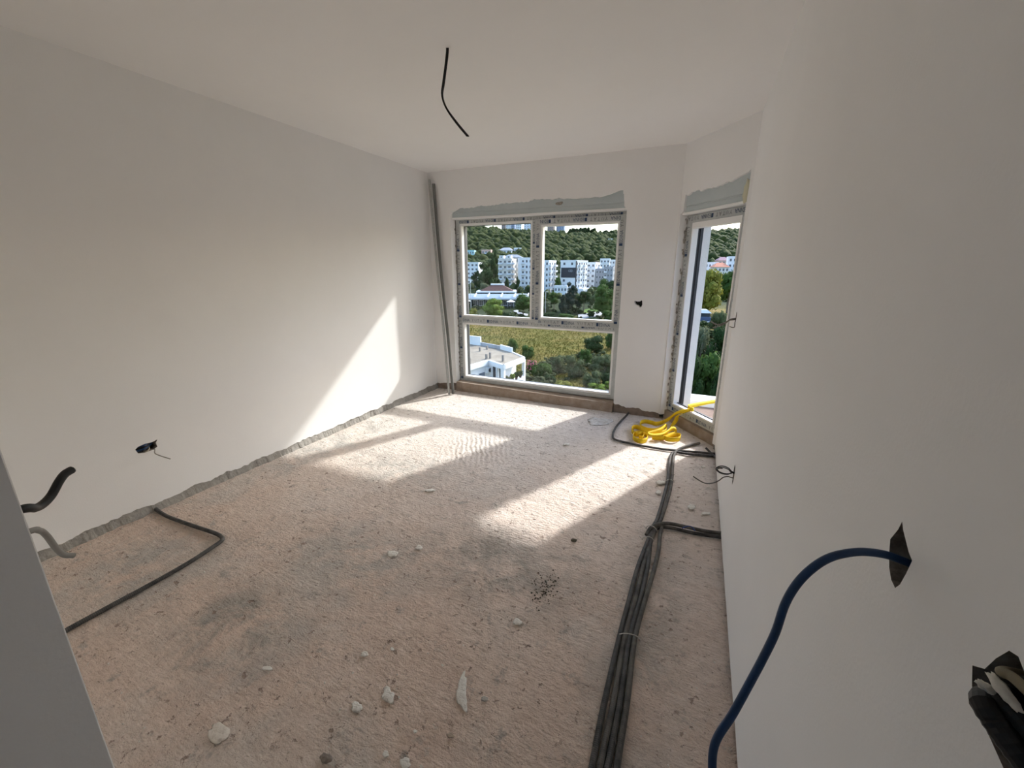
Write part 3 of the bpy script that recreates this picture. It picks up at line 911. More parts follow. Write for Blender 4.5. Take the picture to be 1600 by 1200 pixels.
# conduit ends sticking out of the near wall beside the doorway
def stub(px_list, r, m_, label):
    pts = [at(x, y, d) for x, y, d in px_list]
    p0 = np.array([pts[0][0] - 0.03, NEARY1 + r + 0.002, pts[0][2] - 0.004])
    tag(tube('conduit_end', [p0] + pts, r, m_), label, 'conduit')
stub(((28, 797, .80), (58, 793, .86), (78, 777, .90), (92, 753, .93), (101, 741, .95), (112, 734, .97)), 0.0098, rubber, 'black conduit end curving out from behind the doorway jamb')
stub(((40, 832, .80), (61, 829, .86), (73, 837, .89), (88, 857, .92), (100, 867, .94), (115, 868, .96)), 0.0068, mat('grey_tube', (0.30, 0.29, 0.27), 0.6), 'grey tube end drooping out from behind the doorway jamb')

# floor conduits
RC = 0.0118
P = [(XL - 0.05, 1.245, 0.02)] + on_floor([(243, 795), (262, 807), (300, 821), (333, 832), (345, 838), (347, 844), (335, 853), (300, 876), (250, 905), (180, 943), (105, 984), (45, 1018)], RC)
tag(tube('floor_conduit', P, RC, conduitm, ribs=0.07, pitch=0.007), 'black conduit bent at a corner on the floor by the left wall', 'conduit')

cond = 'conduits along the floor by the right wall'
c1 = [(917, 1240), (925.5, 1196), (945, 1095), (967.5, 997), (985, 930), (997, 885), (1013, 843), (1021, 822), (1028, 808), (1039, 770), (1043.5, 750), (1045, 730), (1048, 712), (1055, 706.5), (1077, 709.5), (1119, 713)]
c2 = [(930, 1240), (938, 1196), (959, 1095), (976, 997), (994, 930), (1005, 885), (1018, 843), (1027, 822), (1034, 808), (1046, 770), (1049.5, 750), (1051, 730), (1053, 712), (1059, 703), (1073, 697), (1093, 692.5)]
c3 = [(943, 1240), (950, 1196), (969, 1095), (983.5, 997), (1002, 930), (1012, 885), (1016, 850), (1019, 832), (1030, 824), (1050, 825), (1075, 831), (1100, 835.5), (1133, 840)]
c4 = [(958, 1240), (964, 1196), (980, 1095), (992, 997), (1010, 930), (1022, 890), (1029, 860), (1031, 838), (1034, 823)]
b3 = [(1010, 836), (1016, 826), (1026, 819.5), (1045, 818), (1075, 824), (1100, 829.5), (1133, 834)]
lp = [(986, 640), (979, 649), (971, 657), (962, 668), (957.5, 680), (962, 687), (990, 694), (1018, 699), (1042, 702.5), (1078, 705.5), (1119, 709)]
tag(tube('floor_conduit', on_floor(c1, RC), RC, conduitm, ribs=0.07, pitch=0.007), 'leftmost black conduit of the floor bundle, running to the far wall corner', 'conduit', cond)
tag(tube('floor_conduit', on_floor(c2, RC), RC, dusty, ribs=0.07, pitch=0.007), 'second conduit from the left in the bundle, ending at the door step', 'conduit', cond)
tag(tube('floor_conduit', on_floor(c3, RC), RC, conduitm, ribs=0.07, pitch=0.007), 'third conduit from the left, turning low into the right wall', 'conduit', cond)
tag(tube('floor_conduit', on_floor(c4, RC), RC, dusty, ribs=0.07, pitch=0.007), 'rightmost conduit of the bundle, stopping under the branch', 'conduit', cond)
tag(tube('floor_conduit', on_floor(b3[:1], RC) + on_floor(b3[1:], RC * 2.2), RC, dusty, ribs=0.07, pitch=0.007), 'short branch conduit lying over the bundle towards the right wall', 'conduit', cond)
tag(tube('floor_conduit', on_floor(lp[:5], 0.010) + on_floor(lp[5:], 0.010), 0.0105, conduitm, ribs=0.06, pitch=0.008), 'conduit curling from the wall pier past the yellow strap', 'conduit', cond)
tag(tube('conduit_end', [fl(1103, 700, 0.035), fl(1108, 705, 0.02), fl(1114, 711, 0.012), fl(1120, 716, 0.02)], 0.010, conduitm), 'short black conduit stub in the corner under the door step', 'conduit')
tag(tube('floor_cable', on_floor([(1086, 829), (1080, 823), (1073, 822.5), (1066, 825)], 0.036), 0.0035, mat('blue_wire', (0.03, 0.06, 0.22), 0.45)), 'short loop of blue wire on the branch conduit', 'cable')

def cable_tie(pl, pr, z, label):
    a, b = fl(*pl, 0.0), fl(*pr, 0.0)
    m_ = (a + b) / 2; h = (b - a) / 2
    P = [m_ + h * math.cos(k) * 1.08 + np.array([0, 0, 0.008 + z * max(0, math.sin(k))]) for k in np.linspace(-0.2, math.pi + 0.2, 14)]
    t_ = tube('cable_tie', P + [P[-1] + np.array([-0.02, 0.012, 0.012])], 0.0022, tie, sides=6, n=3)
    tag(t_, label, 'cable tie', 'ties round the floor conduits')
cable_tie((966, 997), (999, 1003), 0.026, 'pale tie round the bundle, nearest to the camera')
cable_tie((1004, 845), (1020, 847), 0.026, 'lower of two thin ties just below the branch conduit')
cable_tie((1010, 828), (1026, 834), 0.034, 'upper of two thin ties where the branch leaves the bundle')
cable_tie((1040, 755), (1052, 756), 0.026, 'thin pale tie round the two conduits in sunlight')
for q, lb in (((1031, 806), 'white plaster lump on the conduits just beyond the branch'), ((972, 1110), 'white plaster lump on the near part of the bundle')):
    pass

# wires in the far and middle holes of the right wall
D2 = float(np.array([xr(2.36), 2.36]) @ FH)
t = empty('coiled_cables', (xr(2.36), 2.36, 0.495))
tag(t, 'coiled black cable and a grey wire from the low hole in the right wall', 'cable')
X = lambda L, D: [at(x, y, D + k) for x, y, k in L]
kid(tube('black_cable', [(xr(2.36) + .04, 2.36, .50)] + X([(1144, 737, 0), (1139, 732, -.01), (1131, 728.5, -.02), (1124, 728.7, -.03), (1119, 732, -.03), (1121, 736, -.02), (1128, 740, -.01), (1137, 741, 0), (1143, 738.5, 0)], D2), 0.0030, rubber), t)
kid(tube('black_cable', [(xr(2.36) + .04, 2.36, .49)] + X([(1143, 738, -.02), (1138, 733.5, -.03), (1130, 730.5, -.04), (1123, 731, -.05), (1121, 734, -.05), (1126, 738, -.04), (1134, 740, -.03), (1143, 740, -.01)], D2), 0.0026, rubber), t)
kid(tube('black_cable', X([(1122, 732, -.05), (1125, 731.7, -.05), (1129, 732, -.05)], D2), 0.0025, rubber), t)
kid(tube('grey_wire', [(xr(2.36) + .04, 2.36, .475)] + X([(1144, 746.5, 0), (1137, 744.5, -.02), (1130, 746, -.04), (1123, 751, -.06), (1115, 754.5, -.08), (1105, 755.5, -.10), (1098, 753.5, -.12), (1090, 749, -.14), (1083.5, 744.5, -.15)], D2), 0.0028, mat('dark_grey_wire', (0.14, 0.125, 0.11), 0.6)), t)
D3 = float(np.array([xr(3.64), 3.64]) @ FH)
t = empty('loose_wires', (xr(3.64), 3.64, 1.225))
tag(t, 'thin grey wires hanging from the high hole in front of the door', 'cable')
gw = mat('dim_grey_wire', (0.22, 0.20, 0.175), 0.6)
kid(tube('wire', [(xr(3.64) + .04, 3.64, 1.22)] + X([(1149.5, 497.5, 0), (1142, 498.8, -.02), (1136, 502.5, -.03), (1127, 506.5, -.04), (1119, 507, -.05), (1110, 502, -.05)], D3), 0.0050, gw), t)
kid(tube('wire', [(xr(3.64) + .04, 3.64, 1.21)] + X([(1149, 499.5, 0), (1140, 500.5, -.02), (1133, 505.5, -.04), (1124, 509.5, -.05), (1114, 511.5, -.06)], D3), 0.0042, gw), t)
kid(tube('wire', [(xr(3.64) + .04, 3.64, 1.20)] + X([(1149.5, 501, 0), (1148, 507.5, -.01), (1147.5, 511, -.02), (1144, 511.5, -.03), (1140, 510, -.04)], D3), 0.0030, gw), t)

# blue cable from the hole near the camera
P = [(xr(.63) + 0.05, 0.628, 1.200), (xr(.63) + 0.012, 0.632, 1.204)]
P += [at(x, y, d) for x, y, d in ((1390, 868.5, .462), (1360, 863, .460), (1333, 863, .458), (1300, 870, .455), (1273, 885, .452), (1247, 910, .448), (1227, 943, .445), (1212, 987, .440), (1193, 1027, .433), (1170, 1070, .425), (1144, 1117, .412), (1124, 1147, .40), (1115, 1170, .39), (1113, 1200, .38), (1116, 1250, .37), (1130, 1320, .36))]
tag(tube('blue_cable', P, 0.0052, bluec, sides=14, n=10), 'thick navy blue cable arching from a broken hole in the right wall', 'cable')

# black conduits and wire in the broken hole at the picture's edge
t = empty('conduit_cluster', (0.28, 0.43, 1.22))
tag(t, 'black conduits smeared with white plaster in the nearest broken wall hole', 'conduit')
kid(tube('conduit', [(0.335, 0.435, 1.195), (0.290, 0.450, 1.190)] + [at(x, y, d) for x, y, d in ((1540, 1098, .270), (1557, 1128, .258), (1583, 1165, .245), (1620, 1212, .230), (1665, 1270, .215))], 0.0105, rubber, ribs=0.06, pitch=0.006, sides=14), t)
kid(tube('conduit', [(0.335, 0.415, 1.215), (0.290, 0.430, 1.215)] + [at(x, y, d) for x, y, d in ((1565, 1090, .268), (1590, 1118, .255), (1625, 1158, .240), (1670, 1205, .225))], 0.0095, rubber, ribs=0.06, pitch=0.006, sides=14), t)
kid(tube('olive_wire', [(0.33, 0.43, 1.238), (0.287, 0.435, 1.237)] + [at(x, y, d) for x, y, d in ((1566, 1050, .272), (1582, 1058, .264), (1605, 1079, .252), (1640, 1112, .236))], 0.0042, mat('olive_wire', (0.20, 0.17, 0.11), 0.5)), t)
bm = bmesh.new()
bmesh.ops.create_icosphere(bm, subdivisions=3, radius=1.0)
c0 = Vector(at(1568, 1080, .262)); ax = (Vector(at(1588, 1106, .250)) - c0).normalized(); sd = ax.cross(Vector(FW)).normalized(); fd = ax.cross(sd)
for v in bm.verts:
    q = v.co * (1 + 0.45 * mnoise.noise(v.co * 2.4))
    v.co = c0 + ax * q.x * 0.0145 + sd * q.y * 0.0062 + fd * q.z * 0.004
kid(obj('plaster_smear', bm, whitetape, None, True), t)
bm = bmesh.new()
bmesh.ops.create_icosphere(bm, subdivisions=3, radius=1.0)
c0 = Vector(at(1541, 1074, .270))
for v in bm.verts:
    q = v.co * (1 + 0.5 * mnoise.noise(v.co * 2.6))
    v.co = c0 + ax * q.x * 0.004 - sd * q.y * 0.009 + fd * q.z * 0.003
kid(obj('plaster_smear', bm, whitetape, None, True), t)

# yellow webbing strap piled on the floor and led out over the door step
st_ = empty('yellow_strap', fl(1025, 675, 0.0))
tag(st_, 'yellow webbing strap piled on the floor and running out over the door step', 'strap')
UP = np.array([0, 0, 1.0])
zc = 0.023
knot = ang(0.385, 0.10, 0.222)
hang = [knot + np.array([0, 0, 0.004])]
k1 = fl(1058, 645, 0.16); k2 = fl(1046, 654, 0.09)
PA = [knot, k1, k2] + on_floor([(1035, 660), (1025, 662), (1016.7, 660), (1008.5, 658.5), (1002, 660), (1000, 665.5), (1008.5, 670.5), (1021, 672.5), (1032, 670), (1039, 665), (1042, 668), (1040, 673.5), (1031, 677), (1018, 677.5), (1008, 674), (999, 668.5), (992.5, 667), (987.5, 669), (988, 674), (995, 679), (1005, 678), (1011.5, 681.5), (1010, 687), (1002, 689.5), (993, 687), (989, 682), (992, 677.5), (1000, 676.5), (1006, 680), (1004, 684), (998, 684)], zc)
WA = [np.array([0.02, 0.02, 0.030]), np.array([0.012, 0.012, 0.040])] + [UP * 0.046] * (len(PA) - 2)
kid(ribbon('strand', PA, WA, 0.003, yellow, n=6), st_)
PB = [knot, fl(1060, 649, 0.15), fl(1056, 657, 0.08)] + on_floor([(1051, 664.5)], 0.035) + on_floor([(1047, 670)], 0.05) + on_floor([(1050, 669), (1054.5, 671), (1056, 676), (1050, 679), (1041, 681), (1030, 683), (1019, 683.5), (1028, 684.5), (1039, 684), (1050, 680.5), (1059, 679.5), (1063.5, 682), (1060, 686), (1050, 687), (1041, 685.5), (1036, 682)], zc)
WB = [np.array([0.02, 0.02, 0.030]), np.array([0.03, -0.02, 0.02]), np.array([0.04, -0.015, 0.008]), np.array([0.04, -0.01, 0.02]), np.array([.01, -.01, .045])] + [UP * 0.045] * (len(PB) - 5)
kid(ribbon('strand', PB, WB, 0.003, yellow, n=6), st_)
PC = [fl(1040, 665, 0.06), fl(1033, 671, 0.068), fl(1022, 675, 0.062), fl(1012, 677, 0.06), fl(1020, 680, .055), fl(1036, 678, .06), fl(1050, 670, .07), fl(1056, 672, .05), fl(1057, 677, .03)]
kid(ribbon('strand', PC, [np.array([0, .018, .034])] * 3 + [np.array([0.0, .03, .02])] * 3 + [np.array([0, .02, .035])] * 3, 0.003, yellow, n=6), st_)
PD = [knot - np.array([.01, .0, .004]), knot + np.array([0.01, 0.02, 0.0]), fl(1075, 635.5, 0.225), fl(1090, 632, 0.235), fl(1105, 629, 0.24), fl(1122, 626.5, 0.24), fl(1150, 625, 0.235)]
kid(ribbon('strand', PD, [np.array([.015, .01, .02]), np.array([0.006, .016, .016])] + [np.array([-0.005, .028, .034])] * 5, 0.003, yellow, n=6), st_)
bm = bmesh.new()
bmesh.ops.create_icosphere(bm, subdivisions=3, radius=0.021)
for v in bm.verts:
    v.co = Vector(knot) + v.co * (1 + 0.35 * mnoise.noise(v.co * 70)) + Vector((0, 0, 0.004))
kid(obj('knot', bm, yellow, None, True), st_)

# broken plaster lying on the floor
def flake(px_, py_, wpx, hpx, label, m_=flakem, rot=0.0, th=0.3, curve=0.0, name='plaster_flake', cat='plaster flake', seed=0, group='plaster flakes on the floor'):
    c = fl(px_, py_)
    a = fl(px_ - wpx / 2, py_); b = fl(px_ + wpx / 2, py_)
    u = fl(px_, py_ - hpx / 2); d = fl(px_, py_ + hpx / 2)
    rx = np.linalg.norm(b - a) / 2; ry = np.linalg.norm(u - d) / 2
    ex = (b - a) / (2 * rx); ey = (u - d) / (2 * ry)
    bm = bmesh.new()
    bmesh.ops.create_icosphere(bm, subdivisions=3, radius=1.0)
    thk = max(0.003, min(rx, ry) * th)
    ca, sa = math.cos(rot), math.sin(rot)
    for v in bm.verts:
        k = 1 + 0.42 * mnoise.noise(Vector((v.co.x * 1.5, v.co.y * 1.5, seed * 3.7))) + 0.22 * mnoise.noise(Vector((v.co.x * 4, v.co.y * 4, seed * 1.7)))
        x, y, z = v.co.x * k, v.co.y * k, v.co.z
        x += curve * (y * y - 0.3)
        x, y = x * ca - y * sa, x * sa + y * ca
        zz = (z * 0.5 + 0.35) * thk * (1 + 0.5 * mnoise.noise(Vector((x * 3, y * 3, seed))))
        p = ex * x * rx + ey * y * ry
        v.co = Vector((p[0], p[1], zz))
    o = obj(name, bm, m_, None, True)
    o.location = (c[0], c[1], 0.001)
    tag(o, label, cat, group)
    return o
FL = [
    (340, 1147, 36, 32, 'large round pale plaster flake near the doorway jamb', mat('dusty_flake', (0.74, 0.68, 0.60), 0.95, 0.6, 60, (0.66, 0.59, 0.51), 14), 0.4, 0.08, 0.0),
    (607, 1087, 19, 26, 'bright upright plaster flake beside a smaller one, mid foreground', flakem, -0.5, 0.3, 0.0),
    (557, 1106, 17, 19, 'small rounded flake left of the bright upright flake', flakem, -0.4, 0.4, 0.0),
    (722, 1082, 15, 52, 'long curved sliver of plaster on the brown floor', flakem, 0.1, 0.3, 0.6),
    (808, 973, 14, 10, 'small white chip on the grey patch in the middle', flakem, 0.2, 0.4, 0.0),
    (569, 1023, 12, 8, 'tiny white chip above the pair of flakes', flakem, -0.2, 0.5, 0.0),
    (613, 1015, 6, 6, 'speck of plaster just right of a tiny white chip', flakem, 0, 0.5, 0.0),
    (1032, 755, 14, 7, 'white flake in the sun beside the two conduits', flakem, 0.1, 0.5, 0.0),
    (1080, 793, 11, 8, 'white flake on bare floor between conduits and right wall', flakem, -0.5, 0.4, 0.0),
    (1103, 803, 15, 5, 'thin pale splinter close to the right wall', flakem, -0.3, 0.4, 0.0),
    (1029, 770, 9, 6, 'dull flake in shade beside the sunlit conduits', flakem, 0.4, 0.4, 0.0),
    (1099, 730, 8, 3, 'small white chip under the coiled cable', flakem, 0, 0.5, 0.0),
    (603, 1180, 10, 12, 'roundish chip near the picture bottom', flakem, 0.5, 0.5, 0.0),
    (633, 1194, 15, 18, 'pale flake cut off by the picture bottom', flakem, -0.2, 0.4, 0.0),
    (649, 1144, 7, 7, 'tan crumb between the flakes and the curved sliver', flakem, 0, 0.6, 0.0),
    (704, 1150, 12, 9, 'tan flat crumb below the curved sliver', mat('tan_crumb', (0.42, 0.35, 0.28), 0.95, 0.6, 60), 0.3, 0.5, 0.0),
    (757, 1093, 12, 9, 'grey angular chip right of the curved sliver', mat('grey_crumb', (0.45, 0.43, 0.39), 0.95, 0.6, 60), -0.3, 0.5, 0.0),
    (613, 866, 17, 9, 'pale flake with splash marks in the room centre', flakem, 0.1, 0.25, 0.0),
    (655, 856, 11, 7, 'faint round plaster spot right of the splash flake', flakem, 0.1, 0.25, 0.0),
    (672, 767, 14, 5, 'white chips in the shade between the sunlit patches', flakem, 0.3, 0.4, 0.0),
    (885, 695, 10, 4, 'white chip near the far sunlit strip, towards the strap', flakem, 0.2, 0.4, 0.0),
    (530, 1057, 20, 9, 'cream splinter left of the pair of flakes', flakem, 0.5, 0.3, 0.0),
    (1016, 893, 16, 5, 'pale streak of plaster right of the conduit bundle', flakem, -0.3, 0.3, 0.0),
]
FL[21] = (418, 1045, 16, 7, 'cream splinter beside the rough grey cement remains', flakem, 0.6, 0.4, 0.0)
for i, q in enumerate(FL):
    flake(*q[:5], q[5], q[6], q[7], q[8], seed=i + 1)
flake(510, 1187, 17, 18, 'dark grey pebble near the picture bottom', mat('dark_pebble', (0.27, 0.23, 0.20), 0.9, 0.6, 60), 0.2, 0.8, name='pebble', cat='pebble', seed=40, group='')
flake(897, 845, 9, 5, 'dark crumb of mortar at the edge of the sunlit patch', mat('dark_mortar', (0.13, 0.12, 0.09), 0.95, 0.6, 80), 0.2, 0.8, name='mortar_crumb', cat='mortar crumb', seed=41, group='')
flake(936, 658, 38, 11, 'white splash of dried plaster on the floor before the window pier', mat('dried_plaster', (0.74, 0.73, 0.71), 0.95, 0.6, 60, (0.50, 0.46, 0.42), 20), 0.0, 0.03, name='plaster_splash', cat='plaster splash', seed=42, group='')
# fine crumbs strewn over the floor
def crumbs():
    V, F = [], []
    base = np.array([(1, 0, 0), (-1, 0, 0), (0, 1, 0), (0, -1, 0), (0, 0, 1), (0, 0, -.4)], float)
    bf = np.array([(0, 2, 4), (2, 1, 4), (1, 3, 4), (3, 0, 4), (2, 0, 5), (1, 2, 5), (3, 1, 5), (0, 3, 5)])
    for i in range(1500):
        x, y = rng.uniform(XL + 0.05, 0.2), rng.uniform(0.25, 4.45)
        if rng.random() < 0.25:
            x = XL + abs(rng.normal(0, 0.07)) + 0.02
        if x > -0.50 and y > 3.85:
            continue
        s = 0.0012 + 0.0035 * rng.random() ** 3
        v = base * (s * rng.uniform(.6, 1.5, 3)) * rng.uniform(.7, 1.3, (6, 1))
        a = rng.uniform(0, 6.28); ca, sa = math.cos(a), math.sin(a)
        v = np.stack([v[:, 0] * ca - v[:, 1] * sa, v[:, 0] * sa + v[:, 1] * ca, v[:, 2]], 1)
        F.append(bf + len(V) * 6); V.append(v + (x, y, s * 0.25 - 0.001))
    o = link('plaster_crumbs', np_mesh('plaster_crumbs', np.concatenate(V), np.concatenate(F)), flakem)
    o['kind'] = 'stuff'
    tag(o, 'fine pale plaster crumbs strewn over the raw floor', 'crumbs')
crumbs()
def dark_heap():
    V, F = [], []
    base = np.array([(1, 0, 0), (-1, 0, 0), (0, 1, 0), (0, -1, 0), (0, 0, 1), (0, 0, -.4)], float)
    bf = np.array([(0, 2, 4), (2, 1, 4), (1, 3, 4), (3, 0, 4), (2, 0, 5), (1, 2, 5), (3, 1, 5), (0, 3, 5)])
    c = fl(851, 918)
    for i in range(110):
        s = 0.002 + 0.004 * rng.random()
        F.append(bf + len(V) * 6)
        V.append(base * s * rng.uniform(.6, 1.4, 3) + (c[0] + rng.normal(0, .035), c[1] + rng.normal(0, .05), s * 0.3))
    o = link('mortar_crumbs', np_mesh('mortar_crumbs', np.concatenate(V), np.concatenate(F)), MATS['dark_mortar'])
    o['kind'] = 'stuff'
    tag(o, 'scatter of dark mortar crumbs on the grey floor patch', 'crumbs')
dark_heap()

# ================================================================== outside: the town below the window
def terrain_z(D, u):
    z = float(np.interp(D, [0, 20, 160, 200, 270, 340, 480, 600, 700, 900, 1400], [-17, -17, -17, -14.5, -10.6, 4, 29.5, 46.5, 49, 42, 28]))
    q = u / max(D, 1)
    z += float(np.interp(q, [-.4, -.12, -.05, .05, .35, .5], [6, 5, 3.5, 0, 0, 4])) * max(0.0, min(1.0, (D - 360) / 200))
    k = max(0.0, min(1.0, (u / max(D, 1) - 0.30) / 0.12))
    z += 4.5 * k * max(0.0, min(1.0, (D - 60) / 40)) * max(0.0, min(1.0, (260 - D) / 80))
    z += min(1.0, D / 300) * 2.2 * mnoise.noise((D * 0.011, u * 0.011, 3)) * (2.0 if D > 300 else 0.3)
    return z

def du(p):
    return float(p[:2] @ FH), float(p[:2] @ RH)

def ground_at(x, y, D):
    p = at(x, y, D)
    d, u = du(p)
    return np.array([p[0], p[1], terrain_z(d, u)])

def terrain_mat():
    m = bpy.data.materials.new('meadow_ground')
    m.use_nodes = True
    t = m.node_tree; L = t.links.new
    b = t.nodes['Principled BSDF']; b.inputs['Roughness'].default_value = 0.95; b.inputs['Specular IOR Level'].default_value = 0.1
    tc = t.nodes.new('ShaderNodeTexCoord')
    def nz(sc_, det=6, rough=0.65):
        n = t.nodes.new('ShaderNodeTexNoise'); n.inputs['Scale'].default_value = sc_; n.inputs['Detail'].default_value = det; n.inputs['Roughness'].default_value = rough
        L(tc.outputs['Object'], n.inputs['Vector']); return n.outputs['Fac']
    def ramp(f, els):
        r = t.nodes.new('ShaderNodeValToRGB')
        while len(r.color_ramp.elements) < len(els):
            r.color_ramp.elements.new(0.5)
        for e, (p, c) in zip(r.color_ramp.elements, els):
            e.position = p; e.color = (*c, 1)
        L(f, r.inputs['Fac']); return r.outputs['Color']
    def mix(f, a, c):
        x = t.nodes.new('ShaderNodeMix'); x.data_type = 'RGBA'
        L(f, x.inputs['Factor']); L(a, x.inputs['A']); L(c, x.inputs['B']); return x.outputs['Result']
    g1 = ramp(nz(0.09), [(0.30, (0.055, 0.070, 0.010)), (0.46, (0.130, 0.115, 0.020)), (0.60, (0.200, 0.140, 0.035)), (0.72, (0.27, 0.17, 0.060))])
    g2 = ramp(nz(0.9, 5, 0.8), [(0.35, (0.032, 0.043, 0.006)), (0.65, (0.20, 0.155, 0.038))])
    mx = t.nodes.new('ShaderNodeMix'); mx.data_type = 'RGBA'; mx.inputs['Factor'].default_value = 0.4
    L(g1, mx.inputs['A']); L(g2, mx.inputs['B'])
    # beyond the meadow: dark garden soil and scrub
    sep = t.nodes.new('ShaderNodeVectorMath'); sep.operation = 'DOT_PRODUCT'
    L(tc.outputs['Object'], sep.inputs[0]); sep.inputs[1].default_value = (FH[0], FH[1], 0)
    far = t.nodes.new('ShaderNodeMapRange')
    far.inputs['From Min'].default_value = 150; far.inputs['From Max'].default_value = 172
    L(sep.outputs['Value'], far.inputs['Value'])
    scrub = ramp(nz(0.25), [(0.35, (0.018, 0.032, 0.010)), (0.65, (0.042, 0.055, 0.020))])
    c = mix(far.outputs['Result'], mx.outputs['Result'], scrub)
    L(c, b.inputs['Base Color'])
    bp = t.nodes.new('ShaderNodeBump'); bp.inputs['Strength'].default_value = 0.8; bp.inputs['Distance'].default_value = 0.5
    L(nz(1.2, 5, 0.8), bp.inputs['Height']); L(bp.outputs['Normal'], b.inputs['Normal'])
    return m

Ds = np.concatenate([np.arange(12, 200, 4), np.arange(200, 1400, 14)])
us = np.linspace(-1.1, 1.1, 121)
V = []
for D in Ds:
    for a in us:
        u = a * (D + 25)
        p = FH * D + RH * u
        V.append((p[0], p[1], terrain_z(D, u)))
I = np.arange(len(Ds) * len(us)).reshape(len(Ds), len(us))
F = np.stack([I[:-1, :-1], I[:-1, 1:], I[1:, 1:], I[1:, :-1]], -1).reshape(-1, 4)
struct(link('ground', np_mesh('ground', V, F, True), terrain_mat()))

def fol(name, c1, c2, scale=7.0):
    return mat(name, c1, 0.85, 0.0, 1, c2, scale, spec=0.15, trans=0.25)
f_dark = fol('foliage_dark', (0.018, 0.040, 0.012), (0.040, 0.070, 0.020))
f_mid = fol('foliage_mid', (0.040, 0.080, 0.016), (0.085, 0.135, 0.030))
f_bright = fol('foliage_bright', (0.095, 0.160, 0.020), (0.190, 0.245, 0.040))
f_olive = fol('foliage_olive', (0.095, 0.115, 0.060), (0.165, 0.175, 0.095))
f_yell = fol('foliage_yellow', (0.130, 0.150, 0.022), (0.250, 0.230, 0.045))
f_grey = fol('foliage_grey', (0.060, 0.082, 0.030), (0.125, 0.140, 0.065))
bark = mat('tree_bark', (0.10, 0.075, 0.05), 0.95, 0.5, 3, (0.17, 0.14, 0.11), 4)
flower = mat('pink_blossom', (0.55, 0.10, 0.16), 0.8, 0, 1, (0.75, 0.25, 0.32), 20)

def ico(sub):
    bm = bmesh.new(); bmesh.ops.create_icosphere(bm, subdivisions=sub, radius=1.0)
    v = np.array([tuple(x.co) for x in bm.verts]); f = np.array([[x.index for x in q.verts] for q in bm.faces]); bm.free()
    return v, f
ICO1, ICO2 = ico(1), ico(2)

def crown_mesh(kind, seed, n=1500):
    """A crown in a unit box (width 1, height 1, foot at z = 0): leaf clumps over many small boughs, with a leafy core."""
    r = np.random.default_rng(seed)
    V, F = [], []; nv = 0
    nb = {'round': 22, 'cone': 26, 'column': 18, 'bush': 16, 'pine': 26, 'spray': 16}[kind]
    per = n // nb
    for i in range(nb):
        if kind == 'cone':
            z = r.uniform(0.05, 0.95); rad = 0.46 * (1 - z) ** 0.8 + 0.04; a = r.uniform(0, 6.28); rr = rad * math.sqrt(r.random())
            c = np.array([rr * math.cos(a), rr * math.sin(a), z]); br = 0.09 + 0.10 * (1 - z)
        elif kind == 'column':
            z = (i + .5) / nb; c = np.array([r.normal(0, .10), r.normal(0, .10), 0.08 + 0.84 * z]); br = 0.30 * (0.45 + 0.55 * math.sin(math.pi * min(1, z + .15)))
        elif kind == 'pine':
            z = r.uniform(0.15, 0.95); rad = 0.42 * math.sin(math.pi * min(0.98, 0.25 + 0.75 * z)) + 0.04; a = r.uniform(0, 6.28)
            c = np.array([rad * math.cos(a) * r.uniform(.3, 1), rad * math.sin(a) * r.uniform(.3, 1), z]); br = r.uniform(0.10, 0.18)
        else:
            a = r.uniform(0, 6.28); z = r.uniform(-1, 1); q = r.random() ** (1 / 3) * 0.34
            c = np.array([q * math.cos(a) * math.sqrt(1 - z * z), q * math.sin(a) * math.sqrt(1 - z * z), 0.52 + 0.33 * z * (0.75 + .25 * r.random())])
            br = r.uniform(0.12, 0.22)
            if kind == 'bush':
                c[2] = max(0.10, c[2] - 0.15)
        sq = np.array([1, 1, 0.8 if kind != 'column' else 1.1])
        core = ICO1[0] * br * 0.82 * sq * r.uniform(.85, 1.15, (len(ICO1[0]), 1)) + c
        V.append(core); F.append(ICO1[1] + nv); nv += len(core)
        d = r.normal(size=(per, 3)); d /= np.linalg.norm(d, axis=1)[:, None]
        p = c + d * br * sq * r.uniform(0.75, 1.12, (per, 1))
        t1 = np.cross(d, r.normal(size=(per, 3))); t1 /= np.linalg.norm(t1, axis=1)[:, None]
        t2 = np.cross(d, t1) + d * r.normal(0, .5, (per, 1))
        s = r.uniform(0.020, 0.042, (per, 1)) * (1.0 if kind != 'column' else 1.4)
        if kind == 'spray':
            t2 = t2 * 0.3; t1 = t1 * 0.4 + np.array([0, 0, 1.6]); s = s * 1.5
        quad = np.stack([p - t1 * s, p + t2 * s * .7, p + t1 * s, p - t2 * s * .7], 1).reshape(-1, 3)
        k = np.arange(per) * 4 + nv
        V.append(quad); F.append(np.stack([k, k + 1, k + 2], 1)); F.append(np.stack([k, k + 2, k + 3], 1)); nv += len(quad)
    V = np.concatenate(V); V[:, 2] = np.maximum(V[:, 2], 0.0)
    V[:, 2] /= V[:, 2].max()
    wmax = np.abs(V[:, :2]).max() * 2
    V[:, :2] /= wmax
    return np_mesh('crown', V, np.concatenate(F))

CROWN = {}
def crown_for(kind, m_, var):
    k = (kind, m_.name, var)
    if k not in CROWN:
        me = crown_mesh(kind, hash((kind, var)) % 1000 if False else {'round': 1, 'cone': 2, 'column': 3, 'bush': 4, 'pine': 5, 'spray': 6}[kind] * 17 + var, 2200)
        me.materials.append(m_)
        CROWN[k] = me
    return CROWN[k]

def foot(x, y):
    d = ray(x, y); st = d / (d[:2] @ FH); D = 30.0
    while D < 400:
        p = CAM + st * D
        if p[2] < terrain_z(*du(p)) + 0.05:
            return D
        D += 0.25
    return D

